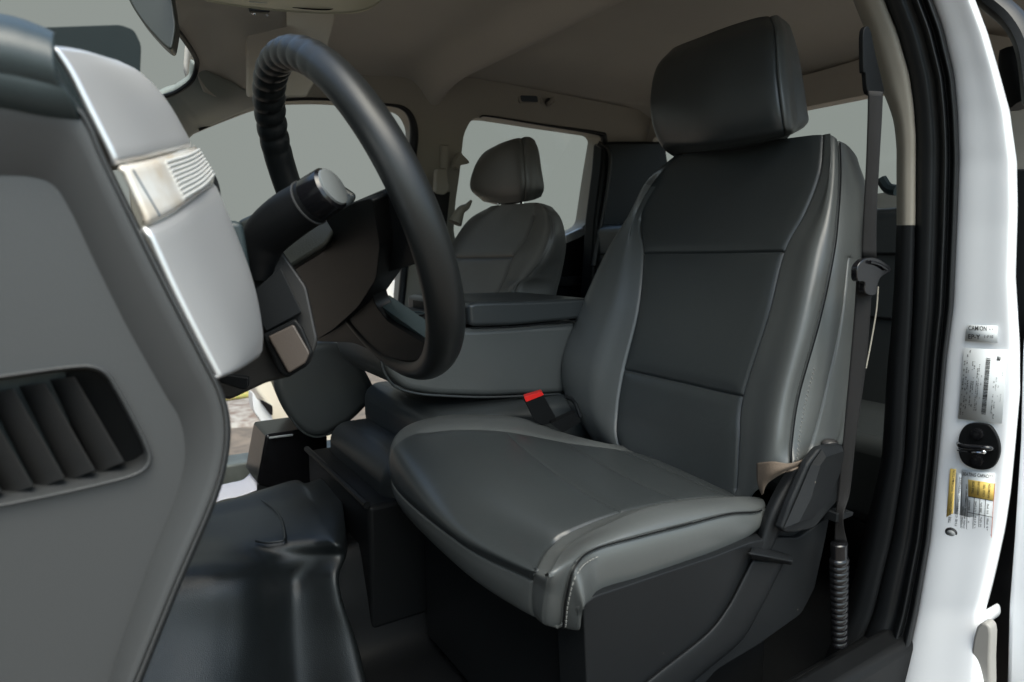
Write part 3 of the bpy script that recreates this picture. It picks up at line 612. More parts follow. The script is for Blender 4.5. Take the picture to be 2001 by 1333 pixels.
# top stitched double line & stitching down the outboard piping
def ctrlcurve(G, col, r0, r1, s=20):
    L = crline([G[r][col] for r in range(len(G))], s); return L[int(r0*s):int(r1*s)+1]
def stitches(name, L, parent, step=.0075, ln=.0045, r=.0007, off=(0, 0, 0), mt='thread', zig=0):
    L = resample(L, max(4, int(np.linalg.norm(np.diff(L, axis=0), axis=1).sum()/step*4)), False); mb = MB(); off = np.array(off)
    for i in range(0, len(L)-4, 4):
        a, b = L[i], L[i+2]; d = b-a; d = d/np.linalg.norm(d)*ln
        o = off+(np.array([zig, 0, 0]) if zig else 0)
        mb.tube([a+off, a+o+d], r, 5)
    return mb.build(name, M[mt], parent)
Lc = ctrlcurve(G, 6, 4.6, 6.9)
Ld = ctrlcurve(G, 7, 4.6, 6.9); mixL = Lc*.80+Ld*.20
stitches('stitching', mixL, seat, .006, .0035, .0007, (-.0065, -.0065, 0), zig=.004)
# tan backing cloth at the loose lower corner
Gt = [[P(1478, 905, X=.71), P(1510, 902, X=.708), P(1548, 906, X=.728), P(1580, 896, X=.77)],
      [P(1478, 925, X=.71), P(1505, 925, X=.705), P(1540, 915, X=.722), P(1575, 906, X=.768)],
      [P(1480, 945, X=.71), P(1492, 945, X=.708), P(1515, 930, X=.715), P(1548, 917, X=.73)],
      [P(1488, 968, X=.715), P(1492, 962, X=.712), P(1500, 945, X=.715), P(1520, 930, X=.725)]]
MB().tube(resample(ctrlcurve(G, 6, .1, 6.95), 90, False)+np.array([-.0005, -.0005, 0]), .0011, 6).build('piping', M['dplastic'], seat)
grid('torn_cover_edge', Gt, M['tan'], seat, su=6, sv=6, solid=.002)
# headrest
rowsH = [(.895, [(1312, 98), (1370, 72), (1440, 46), (1506, 29), (1528, 36), (1544, 52)]),
         (.868, [(1284, 130), (1365, 100), (1445, 78), (1516, 62), (1542, 74), (1558, 95)]),
         (.856, [(1273, 182), (1360, 165), (1445, 150), (1520, 140), (1551, 148), (1570, 160)]),
         (.856, [(1276, 236), (1360, 228), (1447, 216), (1527, 206), (1557, 206), (1577, 212)]),
         (.866, [(1294, 282), (1370, 276), (1452, 264), (1533, 252), (1560, 246), (1580, 236)]),
         (.888, [(1322, 301), (1388, 293), (1458, 281), (1535, 266), (1556, 258), (1572, 248)])]
GH = []
for X0, L in rowsH:
    q = [P(*L[0], X=X0+.030), P(*L[1], X=X0-.002), P(*L[2], X=X0-.004), P(*L[3], X=X0+.006), P(*L[4], X=X0+.055), P(*L[5], X=X0+.10)]
    z = q[1][2]; q += [P(L[5][0]-16, L[5][1]+4, X=X0+.122), np.array([X0+.13, .76, z]), np.array([X0+.115, q[0][1]-.03, z-.002]), np.array([X0+.07, q[0][1], z-.004])]
    GH.append(q)
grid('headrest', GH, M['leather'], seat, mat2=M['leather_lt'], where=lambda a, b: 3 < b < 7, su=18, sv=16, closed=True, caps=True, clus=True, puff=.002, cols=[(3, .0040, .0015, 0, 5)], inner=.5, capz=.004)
for px in (1400, 1500):
    p = P(px, 285, X=.95); MB().tube([p-np.array([0, 0, .03]), p+np.array([0, 0, .06])], .006, 12).build('headrest_post', M['chrome'], seat)
# cushion
C = []
kY = dict(k5=.585, k6=.540, k7=.505)
def crow(k1, k2, k4, k5, k6, k7, k8):
    C.append([None, k1, k2, k4, k5, k6, k7, k8])
crow(P(1215, 874, Z=-.335), P(1240, 884, Z=-.335), P(1340, 915, Y=.70), P(1455, 968, Y=.585), P(1484, 972, Y=.54), P(1498, 990, Y=.513), P(1492, 1020, Y=.513))
crow(P(1160, 866, Y=.84), P(1204, 875, Y=.80), P(1305, 915, Y=.70), P(1421, 966, Y=.575), P(1452, 972, Y=.535), P(1478, 1000, Y=.508), P(1470, 1043, Y=.508))
crow(P(1100, 847, Y=.90), P(1108, 862, Y=.84), P(1213, 923, Y=.70), P(1327, 973, Y=.585), P(1374, 976, Y=.540), P(1425, 1004, Y=.503), P(1418, 1074, Y=.506))
crow(P(1020, 818, Y=.94), P(990, 840, Y=.86), P(1092, 925, Y=.715), P(1215, 996, Y=.585), P(1280, 990, Y=.538), P(1338, 1026, Y=.500), P(1332, 1106, Y=.504))
crow(P(940, 812, Y=.965), P(890, 836, Y=.88), P(985, 928, Y=.72), P(1118, 1033, Y=.585), P(1192, 1024, Y=.536), P(1246, 1049, Y=.500), P(1246, 1137, Y=.503))
crow(P(865, 814, Y=.972), P(812, 848, Y=.91), P(893, 958, Y=.74), P(1074, 1064, Y=.580), P(1118, 1062, Y=.540), P(1160, 1074, Y=.502), P(1168, 1166, Y=.504))
crow(P(795, 836, Y=.972), P(768, 880, X=.362), P(868, 1010, X=.348), P(1047, 1108, X=.352), P(1083, 1110, X=.354), P(1124, 1108, X=.378), P(1143, 1183, X=.385))
crow(P(778, 880, Y=.972), P(766, 950, X=.357), P(893, 1063, X=.346), P(1036, 1138, X=.350), P(1070, 1162, X=.352), P(1106, 1170, X=.372), P(1136, 1205, X=.385))
crow(P(778, 940, Y=.972), P(790, 1000, X=.372), P(908, 1118, X=.360), P(1040, 1205, X=.360), P(1068, 1221, X=.362), P(1098, 1229, X=.380), P(1131, 1228, X=.39))
for r in C:
    r[0] = r[1]+np.array([.01, .012, -.055])
    r.append(r[7]+np.array([.004, .04, .004]))
b0 = C[-1]; C.append([p+(np.array([.03, 0, -.004]) if k < 6 else np.array([.012, .035, .006])) for k, p in enumerate(b0)])
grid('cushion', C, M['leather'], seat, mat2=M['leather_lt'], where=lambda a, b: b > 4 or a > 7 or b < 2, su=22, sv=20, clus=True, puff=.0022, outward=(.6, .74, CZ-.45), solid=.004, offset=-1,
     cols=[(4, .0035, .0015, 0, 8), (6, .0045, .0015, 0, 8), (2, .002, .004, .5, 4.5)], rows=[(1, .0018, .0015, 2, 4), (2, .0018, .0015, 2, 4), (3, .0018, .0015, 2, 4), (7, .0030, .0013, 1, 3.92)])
Lc = ctrlcurve(C, 6, 4.9, 7.7); Ld = ctrlcurve(C, 7, 4.9, 7.7)
stitches('stitching', Lc*.88+Ld*.12, seat, .006, .0035, .0007, (-.004, -.0055, 0))
MB().tube(resample(ctrlcurve(C, 6, .6, 7.9), 110, False)+np.array([-.0005, -.0005, 0]), .0011, 6).build('piping', M['dplastic'], seat)
# seat base: shield, riser, recline lever
SB = .492
slab('side_shield', rounded([(1140, 1185), (1160, 1166), (1300, 1119), (1400, 1086), (1472, 1058), (1520, 1050), (1560, 1052), (1622, 1008), (1612, 1060), (1592, 1150), (1566, 1200), (1480, 1262), (1400, 1310), (1340, 1380), (1200, 1480), (1150, 1420)], 9), M['plastic'], seat, (0, .05, 0), .007, seg=4, Y=SB)
G2 = []
for a, b in (((1468, 1094), (1534, 1098)), ((1445, 1140), (1512, 1142)), ((1419, 1188), (1490, 1185)), ((1378, 1239), (1450, 1252)), ((1281, 1316), (1378, 1314)), ((1180, 1400), (1280, 1400))):
    a, b = np.array(a, float), np.array(b, float)
    G2.append([P(*a, Y=SB+.002), P(*(a*.92+b*.08), Y=SB-.006), P(*(a*.5+b*.5), Y=SB-.009), P(*(a*.08+b*.92), Y=SB-.008), P(*b, Y=SB+.002)])
grid('side_rib', G2, M['plastic'], seat, su=6, sv=6, solid=.004)
grid('rib_lip', [[P(1470, 1068, Y=SB+.004), P(1510, 1075, Y=SB), P(1545, 1085, Y=SB)], [P(1466, 1080, Y=SB-.020), P(1508, 1088, Y=SB-.024), P(1549, 1096, Y=SB-.022)], [P(1466, 1092, Y=SB-.012), P(1506, 1098, Y=SB-.016), P(1546, 1104, Y=SB-.014)]], M['plastic'], seat, su=5, sv=6, solid=.004)
grid('riser', [[P(1547, 905, Y=.506), P(1562, 902, Y=.494), P(1580, 897, Y=.487), P(1592, 892, Y=.492), P(1602, 886, Y=.51)], [P(1517, 952, Y=.506), P(1533, 952, Y=.494), P(1556, 948, Y=.487), P(1568, 944, Y=.492), P(1577, 938, Y=.51)], [P(1494, 1000, Y=.506), P(1508, 1001, Y=.494), P(1530, 1000, Y=.487), P(1541, 996, Y=.492), P(1552, 990, Y=.51)], [P(1480, 1050, Y=.506), P(1490, 1054, Y=.494), P(1508, 1056, Y=.489), P(1518, 1052, Y=.492), P(1527, 1046, Y=.51)], [P(1474, 1078, Y=.506), P(1482, 1080, Y=.494), P(1498, 1080, Y=.49), P(1508, 1078, Y=.494), P(1518, 1072, Y=.51)]], M['plastic'], seat, su=6, sv=6, smooth=180)
slab('base_top', rounded([(1490, 1062), (1500, 1040), (1530, 1032), (1600, 1000), (1620, 1008), (1618, 1040), (1560, 1066), (1500, 1076)], 8), M['plastic'], seat, (0, .06, 0), .008, Y=.500)
lv = slab('recline_lever', rounded([(1528, 1034), (1545, 985), (1580, 905), (1604, 875), (1645, 868), (1662, 880), (1664, 915), (1655, 960), (1620, 1000), (1592, 1034), (1555, 1042), (1535, 1042)], 8), M['plastic'], seat, (0, .012, 0), .004, Y=.472)
grid('lever_face', [[P(1532, 1032, Y=.4705), P(1562, 1020, Y=.462), P(1590, 1012, Y=.469)], [P(1560, 968, Y=.4705), P(1586, 972, Y=.460), P(1618, 975, Y=.469)], [P(1585, 908, Y=.4705), P(1603, 910, Y=.460), P(1640, 930, Y=.469)], [P(1606, 878, Y=.4705), P(1615, 893, Y=.462), P(1655, 900, Y=.469)], [P(1645, 870, Y=.4705), P(1648, 882, Y=.466), P(1660, 886, Y=.469)]], M['plastic'], seat, su=1, sv=1, smooth=30)
MB().sphere(P(1622, 866, Y=.49), (.012, .01, .006), 8).build('hinge_cap', M['brown'], seat)
MB().box((.42, .54, CZ-.64), (.78, .94, CZ-.40)).build('under_frame', M['dplastic'], seat, bevel=.01)
if 0: MB().tube([P(745, 1205, Y=.86), P(757, 1145, Y=.86)], .0022, 6).tube([P(770, 1245, Y=.80), P(815, 1222, Y=.80), P(852, 1212, Y=.80), P(866, 1195, Y=.80)], .002, 6, sm=3).tube([P(965, 1208, Y=.62), P(1000, 1222, Y=.62), P(1040, 1232, Y=.62)], .002, 6, sm=3).build('adjuster_bar', mat('worn steel', (.25, .24, .22), .4, metal=.8), seat)
# ------------------------------------------------------------------ passenger seat
t = thing('passenger_seat', 'smaller looking far passenger seat in grey leather by the rear side window', 'car seat', (.7, 1.55, CZ-.66), 'car seats in the cab')
G = []
for X0, L in ((.94, [(958, 404), (975, 401), (1008, 399), (1040, 396), (1060, 398), (1080, 406)]),
              (.925, [(918, 428), (940, 428), (990, 427), (1042, 422), (1075, 420), (1096, 427)]),
              (.905, [(888, 470), (908, 468), (972, 466), (1028, 462), (1078, 458), (1103, 463)]),
              (.885, [(868, 507), (890, 504), (948, 503), (1001, 501), (1060, 505), (1100, 492)]),
              (.868, [(850, 545), (875, 545), (930, 545), (985, 545), (1030, 542), (1089, 540)]),
              (.85, [(835, 585), (865, 585), (915, 585), (968, 585), (1003, 572), (1078, 578)]),
              (.81, [(810, 690), (840, 690), (900, 690), (950, 690), (975, 690), (1060, 690)])):
    q = [P(*L[0], X=X0+.03), P(*L[1], X=X0), P(*L[2], X=X0+.006), P(*L[3], X=X0), P(*L[4], X=X0-.025), P(*L[5], X=X0+.08)]
    z = q[2][2]; q += [P(L[5][0]-14, L[5][1]+3, X=X0+.12), P(L[2][0]+10, L[2][1]+6, X=X0+.14), P(L[0][0]+8, L[0][1]+4, X=X0+.10)]; G.append(q)
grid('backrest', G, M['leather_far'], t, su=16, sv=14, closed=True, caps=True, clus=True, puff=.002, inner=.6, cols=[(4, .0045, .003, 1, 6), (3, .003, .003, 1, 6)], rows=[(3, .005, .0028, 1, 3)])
G = []
for X0, L in ((.945, [(972, 283), (995, 274), (1020, 268), (1036, 268), (1046, 277)]), (.925, [(944, 300), (980, 288), (1020, 281), (1042, 283), (1053, 296)]),
              (.915, [(927, 332), (975, 326), (1022, 322), (1046, 322), (1058, 330)]), (.918, [(922, 368), (972, 370), (1024, 370), (1048, 368), (1063, 366)]), (.94, [(945, 393), (980, 397), (1024, 393), (1042, 391), (1058, 384)])):
    q = [P(*L[0], X=X0+.03), P(*L[1], X=X0), P(*L[2], X=X0+.004), P(*L[3], X=X0+.05), P(*L[4], X=X0+.10)]
    z = q[1][2]; q += [P(L[4][0]-12, L[4][1]+3, X=X0+.125), P(L[1][0]+12, L[1][1]+5, X=X0+.135), P(L[0][0]+8, L[0][1]+3, X=X0+.09)]; G.append(q)
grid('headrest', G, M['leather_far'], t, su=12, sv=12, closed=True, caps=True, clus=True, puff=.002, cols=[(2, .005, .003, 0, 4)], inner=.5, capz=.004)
for px in (975, 1020):
    p = P(px, 395, X=.99); MB().tube([p-np.array([0, 0, .04]), p+np.array([0, 0, .05])], .006, 10).build('headrest_post', M['chrome'], t)
slab('cushion', smooth_px([(545, 702), (565, 682), (610, 671), (655, 670), (690, 690), (715, 725), (735, 770), (718, 795), (680, 830), (632, 855), (600, 852), (570, 825), (548, 790), (535, 750)], 6), M['leather'], t, (.06, .42, 0), .035, seg=8, Y=1.345)
MB().tube([P(a, b, Y=1.352) for a, b in ((538, 745), (556, 780), (572, 822), (600, 849), (634, 852), (682, 828))], .0022, 6, sm=5).build('piping', M['leather'], t)
slab('base', rounded([(520, 850), (600, 838), (640, 850), (640, 950), (560, 962), (502, 948)], 6), M['gloss'], t, (0, .14, 0), .012, Y=1.50)
MB().tube([P(526, 856, Y=1.497), P(548, 853, Y=1.497), P(572, 850, Y=1.497)], .0025, 6).build('base_edge', mat('light grey edge', (.3, .32, .33), .3), t)  # light grey line along the top edge of the base
# ------------------------------------------------------------------ centre seat + console
t = thing('middle_seat', 'low dark centre seat cushion on a plastic storage base', 'car seat', (.6, 1.14, CZ-.66), 'car seats in the cab')
MB().box((.455, .965, CZ-.375), (.90, 1.335, CZ-.272)).build('cushion', M['leather'], t, bevel=.035, seg=6)
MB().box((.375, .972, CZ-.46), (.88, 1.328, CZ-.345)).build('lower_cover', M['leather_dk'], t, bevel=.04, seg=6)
MB().box((.338, .968, CZ-.62), (.86, 1.332, CZ-.405)).build('storage_bin', M['dplastic'], t, bevel=.008)
MB().tube([(.336, 1.33, CZ-.402), (.336, .97, CZ-.402)], .006, 8).build('bin_edge', M['dplastic'], t)
t = thing('centre_console', 'grey leather folded centre armrest console with cup holders between the seats', 'console', (.6, 1.14, CZ-.27))
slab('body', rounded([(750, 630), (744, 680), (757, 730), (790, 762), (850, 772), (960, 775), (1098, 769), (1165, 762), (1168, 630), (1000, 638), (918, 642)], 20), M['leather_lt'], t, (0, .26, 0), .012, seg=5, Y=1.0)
MB().tube([P(a, b, Y=.997) for a, b in ((742, 690), (750, 726), (772, 755), (810, 768), (860, 773), (960, 776), (1095, 770))], .0022, 8, sm=5).build('piping', M['leather'], t)
slab('lid', rounded([(916, 596), (919, 638), (1000, 636), (1060, 630), (1165, 620), (1165, 583), (1040, 588), (930, 590)], 12), M['leather'], t, (0, .27, 0), .010, seg=5, Y=.992)
MB().tube([P(a, b, Y=.990) for a, b in ((921, 641), (1000, 639), (1060, 633), (1160, 623))], .0016, 6, sm=4).build('lid_seam', M['dplastic'], t)
slab('latch', rounded([(906, 600), (916, 606), (918, 634), (907, 632)], 3), M['dplastic'], t, (0, .22, 0), .003, Y=1.004)
MB().box((.395, 1.003, CZ-.150), (.535, 1.258, CZ-.108)).build('cup_tray', M['plastic'], t, bevel=.008)
for y in (1.07, 1.19):
    mb = MB(); n = 32; V = []; Fc = []
    for r, z in ((.040, .0015), (.037, .003), (.034, .0015), (.033, -.03), (.0, -.03)):
        for k in range(n): V.append(np.array([.455+r*math.cos(k*2*math.pi/n), y+r*math.sin(k*2*math.pi/n), CZ-.108+z]))
    for i in range(4):
        for k in range(n): Fc.append((i*n+k, i*n+(k+1) % n, (i+1)*n+(k+1) % n, (i+1)*n+k))
    mb.add(V, Fc).build('cup_holder', M['gloss'], t)
    MB().tube([(.455+.034*math.cos(a), y+.034*math.sin(a), CZ-.1055) for a in np.linspace(0, 2*math.pi, 32)[:-1]], .002, 6, closed=True).build('cup_ring', M['dashtop'], t)
    mb = MB(); mb.tube([(.455, y, CZ-.1075), (.455, y, CZ-.106)], .032, 28).build('cup_well', M['gloss'], t)
# belt buckle
t = thing('belt_buckle', 'black seat belt buckle with red release button beside driver seat', 'buckle', P(1060, 835, Y=.90))
dv = P(1080, 822, Y=.90)-P(1043, 775, Y=.90)
slab('body', rounded([(1025, 784), (1062, 772), (1086, 815), (1088, 824), (1060, 832), (1044, 822)], 4), M['dplastic'], t, (.01, .02, 0), .003, Y=.905)
slab('release_button', rounded([(1024, 776), (1059, 766), (1063, 772), (1028, 786)], 2), M['red'], t, (.01, .018, 0), .0015, Y=.903)
slab('stem', rounded([(1076, 828), (1125, 806), (1136, 824), (1100, 846)], 4), M['dplastic'], t, (.01, .02, 0), .003, Y=.89)
MB().tube([P(1105, 775, Y=.94), P(1122, 785, Y=.94), P(1135, 815, Y=.93)], .004, 8, sm=4).build('cable', M['plastic'], t)
# ------------------------------------------------------------------ driver side B pillar
t = thing('driver_door_pillar', 'white painted door pillar with black rubber seals and beige upper trim', 'pillar', P(1850, 1333, X=.9))
Yr = [-60, 0, 60, 150, 225, 315, 440, 600, 700, 890, 1056, 1198, 1333, 1420]
XR = [.895, .905, .915, .928, .936, .942, .945, .945, .945, .945, .940, .925, .895, .87]
def ip(tab, y): return float(np.interp(y, [a for a, b in tab], [b for a, b in tab]))
beL = [(-60, 1640), (0, 1667), (58, 1690), (175, 1724), (225, 1744), (279, 1752), (440, 1752), (560, 1747), (650, 1741), (720, 1734), (900, 1723), (1040, 1690), (1120, 1672), (1200, 1650), (1333, 1590), (1420, 1540)]
beR = [(-60, 1700), (0, 1726), (67, 1753), (144, 1775), (202, 1784), (270, 1789), (440, 1788), (600, 1783), (720, 1776), (900, 1766), (1050, 1742), (1200, 1705), (1333, 1650), (1420, 1605)]
whL = [(-60, 1805), (0, 1823), (54, 1843), (148, 1865), (225, 1872), (315, 1875), (450, 1870), (600, 1863), (700, 1850), (890, 1834), (1056, 1818), (1198, 1794), (1333, 1765), (1420, 1745)]
whR = [(-60, 1880), (0, 1906), (67, 1931), (135, 1951), (216, 1973), (315, 1987), (405, 1989), (540, 1985), (675, 1993), (769, 1993), (862, 1985), (956, 1976), (1031, 1965), (1100, 1950), (1151, 1938), (1198, 1925), (1333, 1925), (1420, 1925)]
def X_at(y): return float(np.interp(y, Yr, XR))
ys = list(np.linspace(-60, 440, 18))
def strip_rows(ys, fn): return [[P(px, y, X=X_at(y)+dx) for px, dx in fn(y)] for y in ys]
def beige_fn(y):
    a, b = ip(beL, y), ip(beR, y); return [(a+2, .05), (a, .01), (a*.75+b*.25, -.012), (a*.4+b*.6, -.016), (b, -.008), (b+1, .03)]
grid('upper_trim', strip_rows(ys, beige_fn), M['beige'], t, su=2, sv=5)
ys2 = list(np.linspace(441, 1420, 34))
grid('lower_trim', strip_rows(ys2, beige_fn), M['plastic'], t, su=2, sv=5)
def seal_fn(y):
    a, b = ip(beR, y)-1, ip(whL, y); w = b-a; f = lambda u: a+w*u
    return [(f(0), .02), (f(.03), -.002), (f(.16), -.010), (f(.34), -.010), (f(.46), -.006), (f(.56), -.006), (f(.63), -.015), (f(.70), -.016), (f(.76), -.006), (f(.80), -.004), (f(.87), -.012), (f(.94), -.010), (f(1.0), .004), (f(1.01), .03)]
grid('door_seal', strip_rows(list(np.linspace(-60, 1420, 50)), seal_fn), M['rubber'], t, su=2, sv=3, smooth=180)
def white_fn(y):
    a, b = ip(whL, y)-3, ip(whR, y); w = b-a; f = lambda u: a+w*u
    return [(f(0), .01), (f(.04), .003), (f(.2), .0), (f(.5), 0), (f(.75), 0), (f(.88), .002), (f(.97), .010), (f(1), .022), (f(1.0), .05)]
grid('painted_panel', strip_rows(list(np.linspace(-60, 1420, 60)), white_fn), M['paint'], t, su=2, sv=4, smooth=180)
# lower hinge pocket on the white panel
slab('lower_bracket', smooth_px([(1914, 1204), (1926, 1192), (1934, 1196), (1936, 1210), (1928, 1220), (1916, 1216)], 3), M['paint'], t, (.03, 0, 0), .004, X=.955)
slab('pocket', smooth_px([(1908, 1226), (1934, 1226), (1934, 1290), (1930, 1420), (1880, 1420), (1893, 1310)], 3), mat('warm grey pocket', (.28, .27, .25), .5), t, (.02, 0, 0), .003, X=.908)  # warm grey piece, darker than the white paint around it
# striker
t = thing('door_striker', 'black oval door striker plate with metal loop on white pillar', 'door striker', P(1912, 920, X=.94))
XS = .940
slab('plate', smooth_px([(1893, 828), (1915, 827), (1935, 833), (1950, 858), (1953, 885), (1944, 908), (1928, 918), (1902, 916), (1880, 903), (1872, 880), (1873, 855), (1880, 838)], 5), M['dplastic'], t, (.006, 0, 0), .0015, X=XS-.002)
MB().tube([P(1874, 868, X=XS-.004), P(1880, 872, X=XS-.018), P(1905, 874, X=XS-.020), P(1930, 876, X=XS-.018), P(1938, 876, X=XS-.004)], .0035, 12, sm=5).build('loop', M['gloss'], t)
MB().tube([P(1872, 880, X=XS-.004), P(1900, 884, X=XS-.019), P(1926, 884, X=XS-.019)], .0012, 8, sm=5).build('loop_edge', M['chrome'], t)
for y in (848, 900):
    p = P(1910, y, X=XS-.003)
    MB().tube([p, p-np.array([.0035, 0, 0]), p-np.array([.004, 0, 0])], [.0075, .007, .0045], 20).build('bolt', M['gloss'], t)
MB().sphere(P(1922, 883, X=XS-.021), .0028, 8).build('worn_spot', M['chrome'], t)
# stickers: text and print as flat sheets on the pillar
XL = .9415
def quad(name, px, m, parent, dx=0.0):
    return mesh(name, [P(a, b, X=XL-dx) for a, b in px], [tuple(range(len(px)))], m, parent, smooth=0, solid=.0003, offset=0)
def text_on(txt, o, u, v, size, m, parent, name='lettering', dx=.0008, w=None):
    "lettering starting at pixel o, running along pixel direction u, up direction v (both px), cap height size px"
    cu = bpy.data.curves.new('txt', 'FONT'); cu.body = txt; cu.size = 1; cu.space_character = 1.05; cu.offset = .012
    ob = link(bpy.data.objects.new('txt', cu)); bpy.context.view_layer.update()
    me = bpy.data.meshes.new_from_object(ob.evaluated_get(bpy.context.evaluated_depsgraph_get())); bpy.data.objects.remove(ob)
    V = np.array([tuple(q.co) for q in me.vertices]); Fc = [tuple(p.vertices) for p in me.polygons]
    if not len(V): return
    wd = V[:, 0].max(); sx = (w/wd) if w else size/.7; sy = size/.7
    u = np.array(u, float)/np.linalg.norm(u); v = np.array(v, float)/np.linalg.norm(v); o = np.array(o, float)
    Q = [o+u*q[0]*sx+v*q[1]*sy for q in V]
    return mesh(name, [P(a, b, X=XL-dx) for a, b in Q], Fc, m, parent, smooth=0)
t = thing('small_sticker', 'small white two-line sticker topmost on the pillar', 'sticker', P(1915, 668, X=XL), 'stickers on the white door pillar')
quad('sheet', [(1889, 634), (1949, 637), (1949, 670), (1886, 666)], M['sticker'], t)
text_on('CAMION', (1892, 645), (1, .035), (.03, -1), 8.5, M['ink'], t, w=36)
text_on('LT', (1933, 645), (1, .035), (.03, -1), 3.5, M['ink'], t, w=9)
text_on('EP-Y', (1891, 662), (1, .05), (.03, -1), 9, M['ink'], t, w=24)
text_on('1-F1E', (1922, 660), (1, .03), (.03, -1), 5, M['ink'], t, w=19)
t = thing('barcode_sticker', 'tall white sticker with barcode above the door striker', 'sticker', P(1915, 826, X=XL), 'stickers on the white door pillar')
quad('sheet', [(1884, 680), (1968, 684), (1958, 828), (1872, 818)], M['sticker'], t)
dn = np.array([-.09, 1.]); dn /= np.linalg.norm(dn); rt = np.array([1, .09]); rt /= np.linalg.norm(rt)
mb = MB(); y = 0; o = np.array([1927, 699.5])
while y < 110:
    h = random.choice([.7, .9, 1.3, 2.0]); a = o+dn*y
    mb.add([P(*q, X=XL-.0006) for q in (a, a+rt*9, a+rt*9+dn*h, a+dn*h)], [(0, 1, 2, 3)]); y += h+random.choice([.5, .7, 1.1])
mb.build('barcode', M['ink'], t, smooth=0)
# rotated rows of small print (illegible in the photograph)
mb = MB()
def print_row(x, y, ln, th, gap=.35):
    k = 0
    while k < ln:
        w = random.uniform(1.2, 5); 
        if random.random() > gap:
            a = np.array([x, y])+dn*k; n_ = max(1, int(w/1.1))
            for i in range(n_):
                q = a+dn*(i*1.25)+rt*random.uniform(0, th*.25); hh = th*random.uniform(.55, 1)
                mb.add([P(*s, X=XL-.0006) for s in (q, q+rt*hh, q+rt*hh+dn*.75, q+dn*.75)], [(0, 1, 2, 3)])
        k += w+1
for x, y, ln, th, g in ((1885.5, 689, 120, 2.6, .45), (1890, 693, 118, 2.8, .35), (1895, 682, 122, 3, .55), (1900.5, 700, 104, 2.5, .6), (1905, 693, 110, 2.6, .5), (1909.5, 720, 82, 2.3, .2), (1913.5, 712, 92, 2, .25), (1918, 728, 70, 1.6, .8), (1941, 745, 62, 2.5, .3), (1946, 738, 78, 2.5, .45), (1951, 742, 70, 1.8, .75), (1961, 704, 30, 1.3, .2), (1955, 770, 14, 1, 0)):
    print_row(x, y, ln, th, g)
mb.build('small_print', M['ink'], t, smooth=0)
quad('print_block', [(1949, 696), (1956, 697), (1955, 705), (1948, 704)], M['greyink'], t, .0005)
t = thing('tyre_sticker', 'yellow and white tyre pressure sticker below the door striker', 'sticker', P(1905, 1066, X=XL), 'stickers on the white door pillar')
quad('sheet', [(1882, 918), (1944, 925), (1938, 1066), (1872, 1052)], M['sticker'], t)
quad('yellow_block', [(1892, 937), (1944, 945), (1941, 979), (1892, 970)], M['yellow'], t, .0005)
mb = MB()
def ln_(a, b, w=.5, dx=.0008):
    a, b = np.array(a, float), np.array(b, float); d = (b-a)/np.linalg.norm(b-a); n_ = np.array([-d[1], d[0]])*w
    mb.add([P(*q, X=XL-dx) for q in (a-n_, b-n_, b+n_, a+n_)], [(0, 1, 2, 3)])
for a, b in (((1892, 970), (1941, 979)), ((1890, 1001), (1940, 1011)), ((1888, 1034), (1937, 1046)), ((1887, 1052), (1934, 1065)), ((1880, 920), (1877, 1045)), ((1904, 971), (1900, 1055)), ((1915, 974), (1911, 1058)), ((1926, 976), (1922, 1062)), ((1891, 971), (1888, 1052))): ln_(a, b)
mb.build('grid_lines', M['ink'], t, smooth=0)
mb = MB(); ln_((1944, 945), (1936, 1066), .5); mb.build('red_line', M['redink'], t, smooth=0)
text_on('SEATING CAPACITY', (1881, 929), (1, .10), (.09, -1), 6.5, M['ink'], t, w=60)
up = (-.07, 1)
for x, y, s, w, tx in ((1900.5, 965, 4, 24, 'TIRE SIZE'), (1911, 968, 4, 27, 'PRESSURE'), (1922, 971, 4, 24, 'COLD TIRE'), (1932, 974, 4.5, 28, 'INFORMATION')):
    text_on(tx, (x+2, y), (.07, -1), (-1, -.07), s, M['ink'], t, w=w)
for x, y, tx, w in ((1895, 997, 'FRONT', 20), (1907, 1000, 'LT245', 20), (1918, 1002, '380 kPa', 20), (1931, 1005, '55 PSI', 20), (1894, 1022, 'X', 4), (1906, 1033, 'LT275', 24), (1917, 1035, '450 kPa', 24), (1930, 1038, '65 PSI', 24), (1892, 1046, '2', 3), (1903, 1053, 'REAR', 10), (1914, 1056, 'REAR', 10), (1927, 1060, 'SPARE', 12), (1888, 990, 'COMBINED WT', 44), (1884, 1048, 'SEE OWNERS MANUAL', 56), (1880, 1040, 'ADDITIONAL LOADS', 50)):
    text_on(tx, (x, y), (.07, -1), (-1, -.07), 3.2, M['ink'], t, w=w)
t = thing('yellow_strip_sticker', 'narrow yellow warning strip sticker left of the tyre sticker', 'sticker', P(1860, 1050, X=XL), 'stickers on the white door pillar')
quad('strip', [(1857, 916), (1868, 917), (1861, 1030), (1848, 1027)], M['yellow'], t)
quad('white_strip', [(1870, 924), (1879, 926), (1873, 1036), (1863, 1033)], M['sticker'], t)
text_on('TIRE AND LOADING INFORMATION', (1857.5, 1022), (.095, -1), (-1, -.09), 5, M['ink'], t, w=104)
text_on('THE COMBINED WEIGHT', (1869.5, 1030), (.095, -1), (-1, -.09), 4, M['ink'], t, w=98)
t = thing('oval_sticker', 'black and silver oval dot at the foot of the yellow strip', 'sticker', P(1859, 1050, X=XL), 'stickers on the white door pillar')
mesh('rim', [P(1859+12*math.cos(a)-.0, 1040+9*math.sin(a)+2*math.cos(a), X=XL-.001) for a in np.linspace(0, 2*math.pi, 30)[:-1]], [tuple(range(29))], M['ink'], t, smooth=0, solid=.0004)
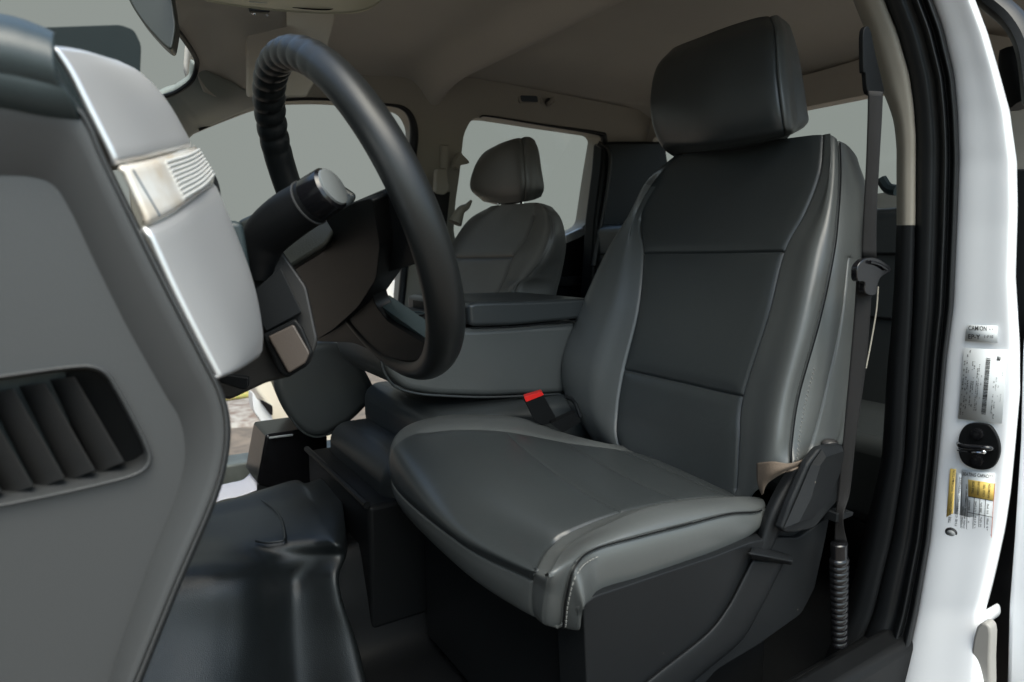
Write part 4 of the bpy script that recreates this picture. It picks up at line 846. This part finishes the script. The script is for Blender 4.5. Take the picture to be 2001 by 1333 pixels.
mesh('face', [P(1858+8.5*math.cos(a), 1042+5.5*math.sin(a)+1.5*math.cos(a), X=XL-.0018) for a in np.linspace(0, 2*math.pi, 30)[:-1]], [tuple(range(29))], M['greyink'], t, smooth=0, solid=.0004)
# rear door outside the pillar
t = thing('rear_door', 'white rear door edge with dark window frame at the right border', 'car door', P(1990, 1333, X=1.0))
RD = .98
slab('skin', [(1996, 690), (2003, 600), (2140, 620), (2140, 1420), (1966, 1420), (1966, 1333), (1970, 1180), (1980, 1050), (1992, 860)], M['paint'], t, (.6, -.0, 0), .006, X=RD)
slab('gap_seal', [(1984, 330), (2010, 330), (2020, 700), (2000, 1000), (1980, 1420), (1915, 1420), (1915, 1150), (1950, 1050), (1970, 900)], M['rubber'], t, (.02, 0, 0), .003, X=RD+.04)
MB().tube([P(1895, -30, X=1.02), P(1945, 8, X=1.02), P(1985, 45, X=1.02), P(2012, 100, X=1.02), P(2025, 200, X=1.02)], .022, 10, sm=5, flat=.6).build('window_frame', M['rubber'], t)
MB().tube([P(1992, 95, X=1.05), P(1990, 120, X=1.05), P(1998, 160, X=1.05), P(2012, 200, X=1.05)], .022, 10, sm=5).build('handle', M['dplastic'], t)
# ------------------------------------------------------------------ driver seat belt
t = thing('seat_belt', 'dark driver seat belt strap with latch and corrugated sleeve beside the pillar', 'seat belt', P(1640, 1250, Y=.47))
BY = .466
def ribbon(name, pts, m, parent, Y=BY, th=.0016):
    rows = []
    for a, b, y, dy in pts: 
        p, q = P(a, y, Y=Y+dy), P(b, y+2, Y=Y+dy-.010); rows.append([p, (p+q)/2+np.array([0, -.001, 0]), q])
    return grid(name, rows, m, parent, su=5, sv=4, solid=th)
ribbon('upper_webbing', [(1696, 1724, 178, 0), (1695, 1722, 230, 0), (1692, 1717, 320, 0), (1687, 1712, 420, 0), (1683, 1711, 505, 0)], M['belt'], t)
ribbon('lower_webbing', [(1674, 1704, 520, .004), (1670, 1700, 600, .004), (1660, 1690, 720, .004), (1648, 1672, 850, .004), (1638, 1660, 960, .004), (1633, 1648, 1010, .002), (1630, 1655, 1060, .002)], M['belt'], t)
MB().tube([P(1716, 560, Y=.475), P(1712, 610, Y=.475), P(1700, 680, Y=.475), P(1692, 720, Y=.475)], .0010, 6, sm=4).build('inner_strap_edge', M['beige'], t)
slab('anchor_cover', smooth_px([(1688, 60), (1700, 55), (1712, 110), (1728, 175), (1720, 185), (1697, 182), (1692, 145), (1688, 140), (1687, 110)], 4), M['dplastic'], t, (0, .006, 0), .002, Y=.475)
slab('latch_plate', smooth_px([(1676, 522), (1688, 507), (1705, 503), (1722, 508), (1742, 524), (1736, 534), (1722, 542), (1716, 556), (1712, 575), (1702, 578), (1690, 570), (1690, 552), (1676, 548)], 4), M['gloss'], t, (0, .008, 0), .003, Y=.452)
MB().tube([P(1700, 512, Y=.450), P(1716, 516, Y=.450), P(1732, 526, Y=.450)], .0022, 8, sm=3).build('latch_ridge', M['gloss'], t)
c0, c1 = P(1640, 1062, Y=.458), P(1640, 1262, Y=.452)
V = []; n = 20; rows = 200
mb = MB(); pts = []; rad = []
for i in range(rows+1):
    f = i/rows; pts.append(c0*(1-f)+c1*f); r = .0150-.003*f
    rad.append(r*(.86 if f < .14 else (.90+.14*abs(math.sin((f-.14)/.86*math.pi*15))**.7)))
mb.tube(pts, rad, 24, ups=(0, -1, 0), flat=.75).build('corrugated_sleeve', M['gloss'], t, smooth=180)
slab('lower_clip', rounded([(1636, 1004), (1668, 1000), (1667, 1008), (1644, 1018), (1634, 1022)], 2), M['plastic'], t, (0, .02, 0), .002, Y=.463)
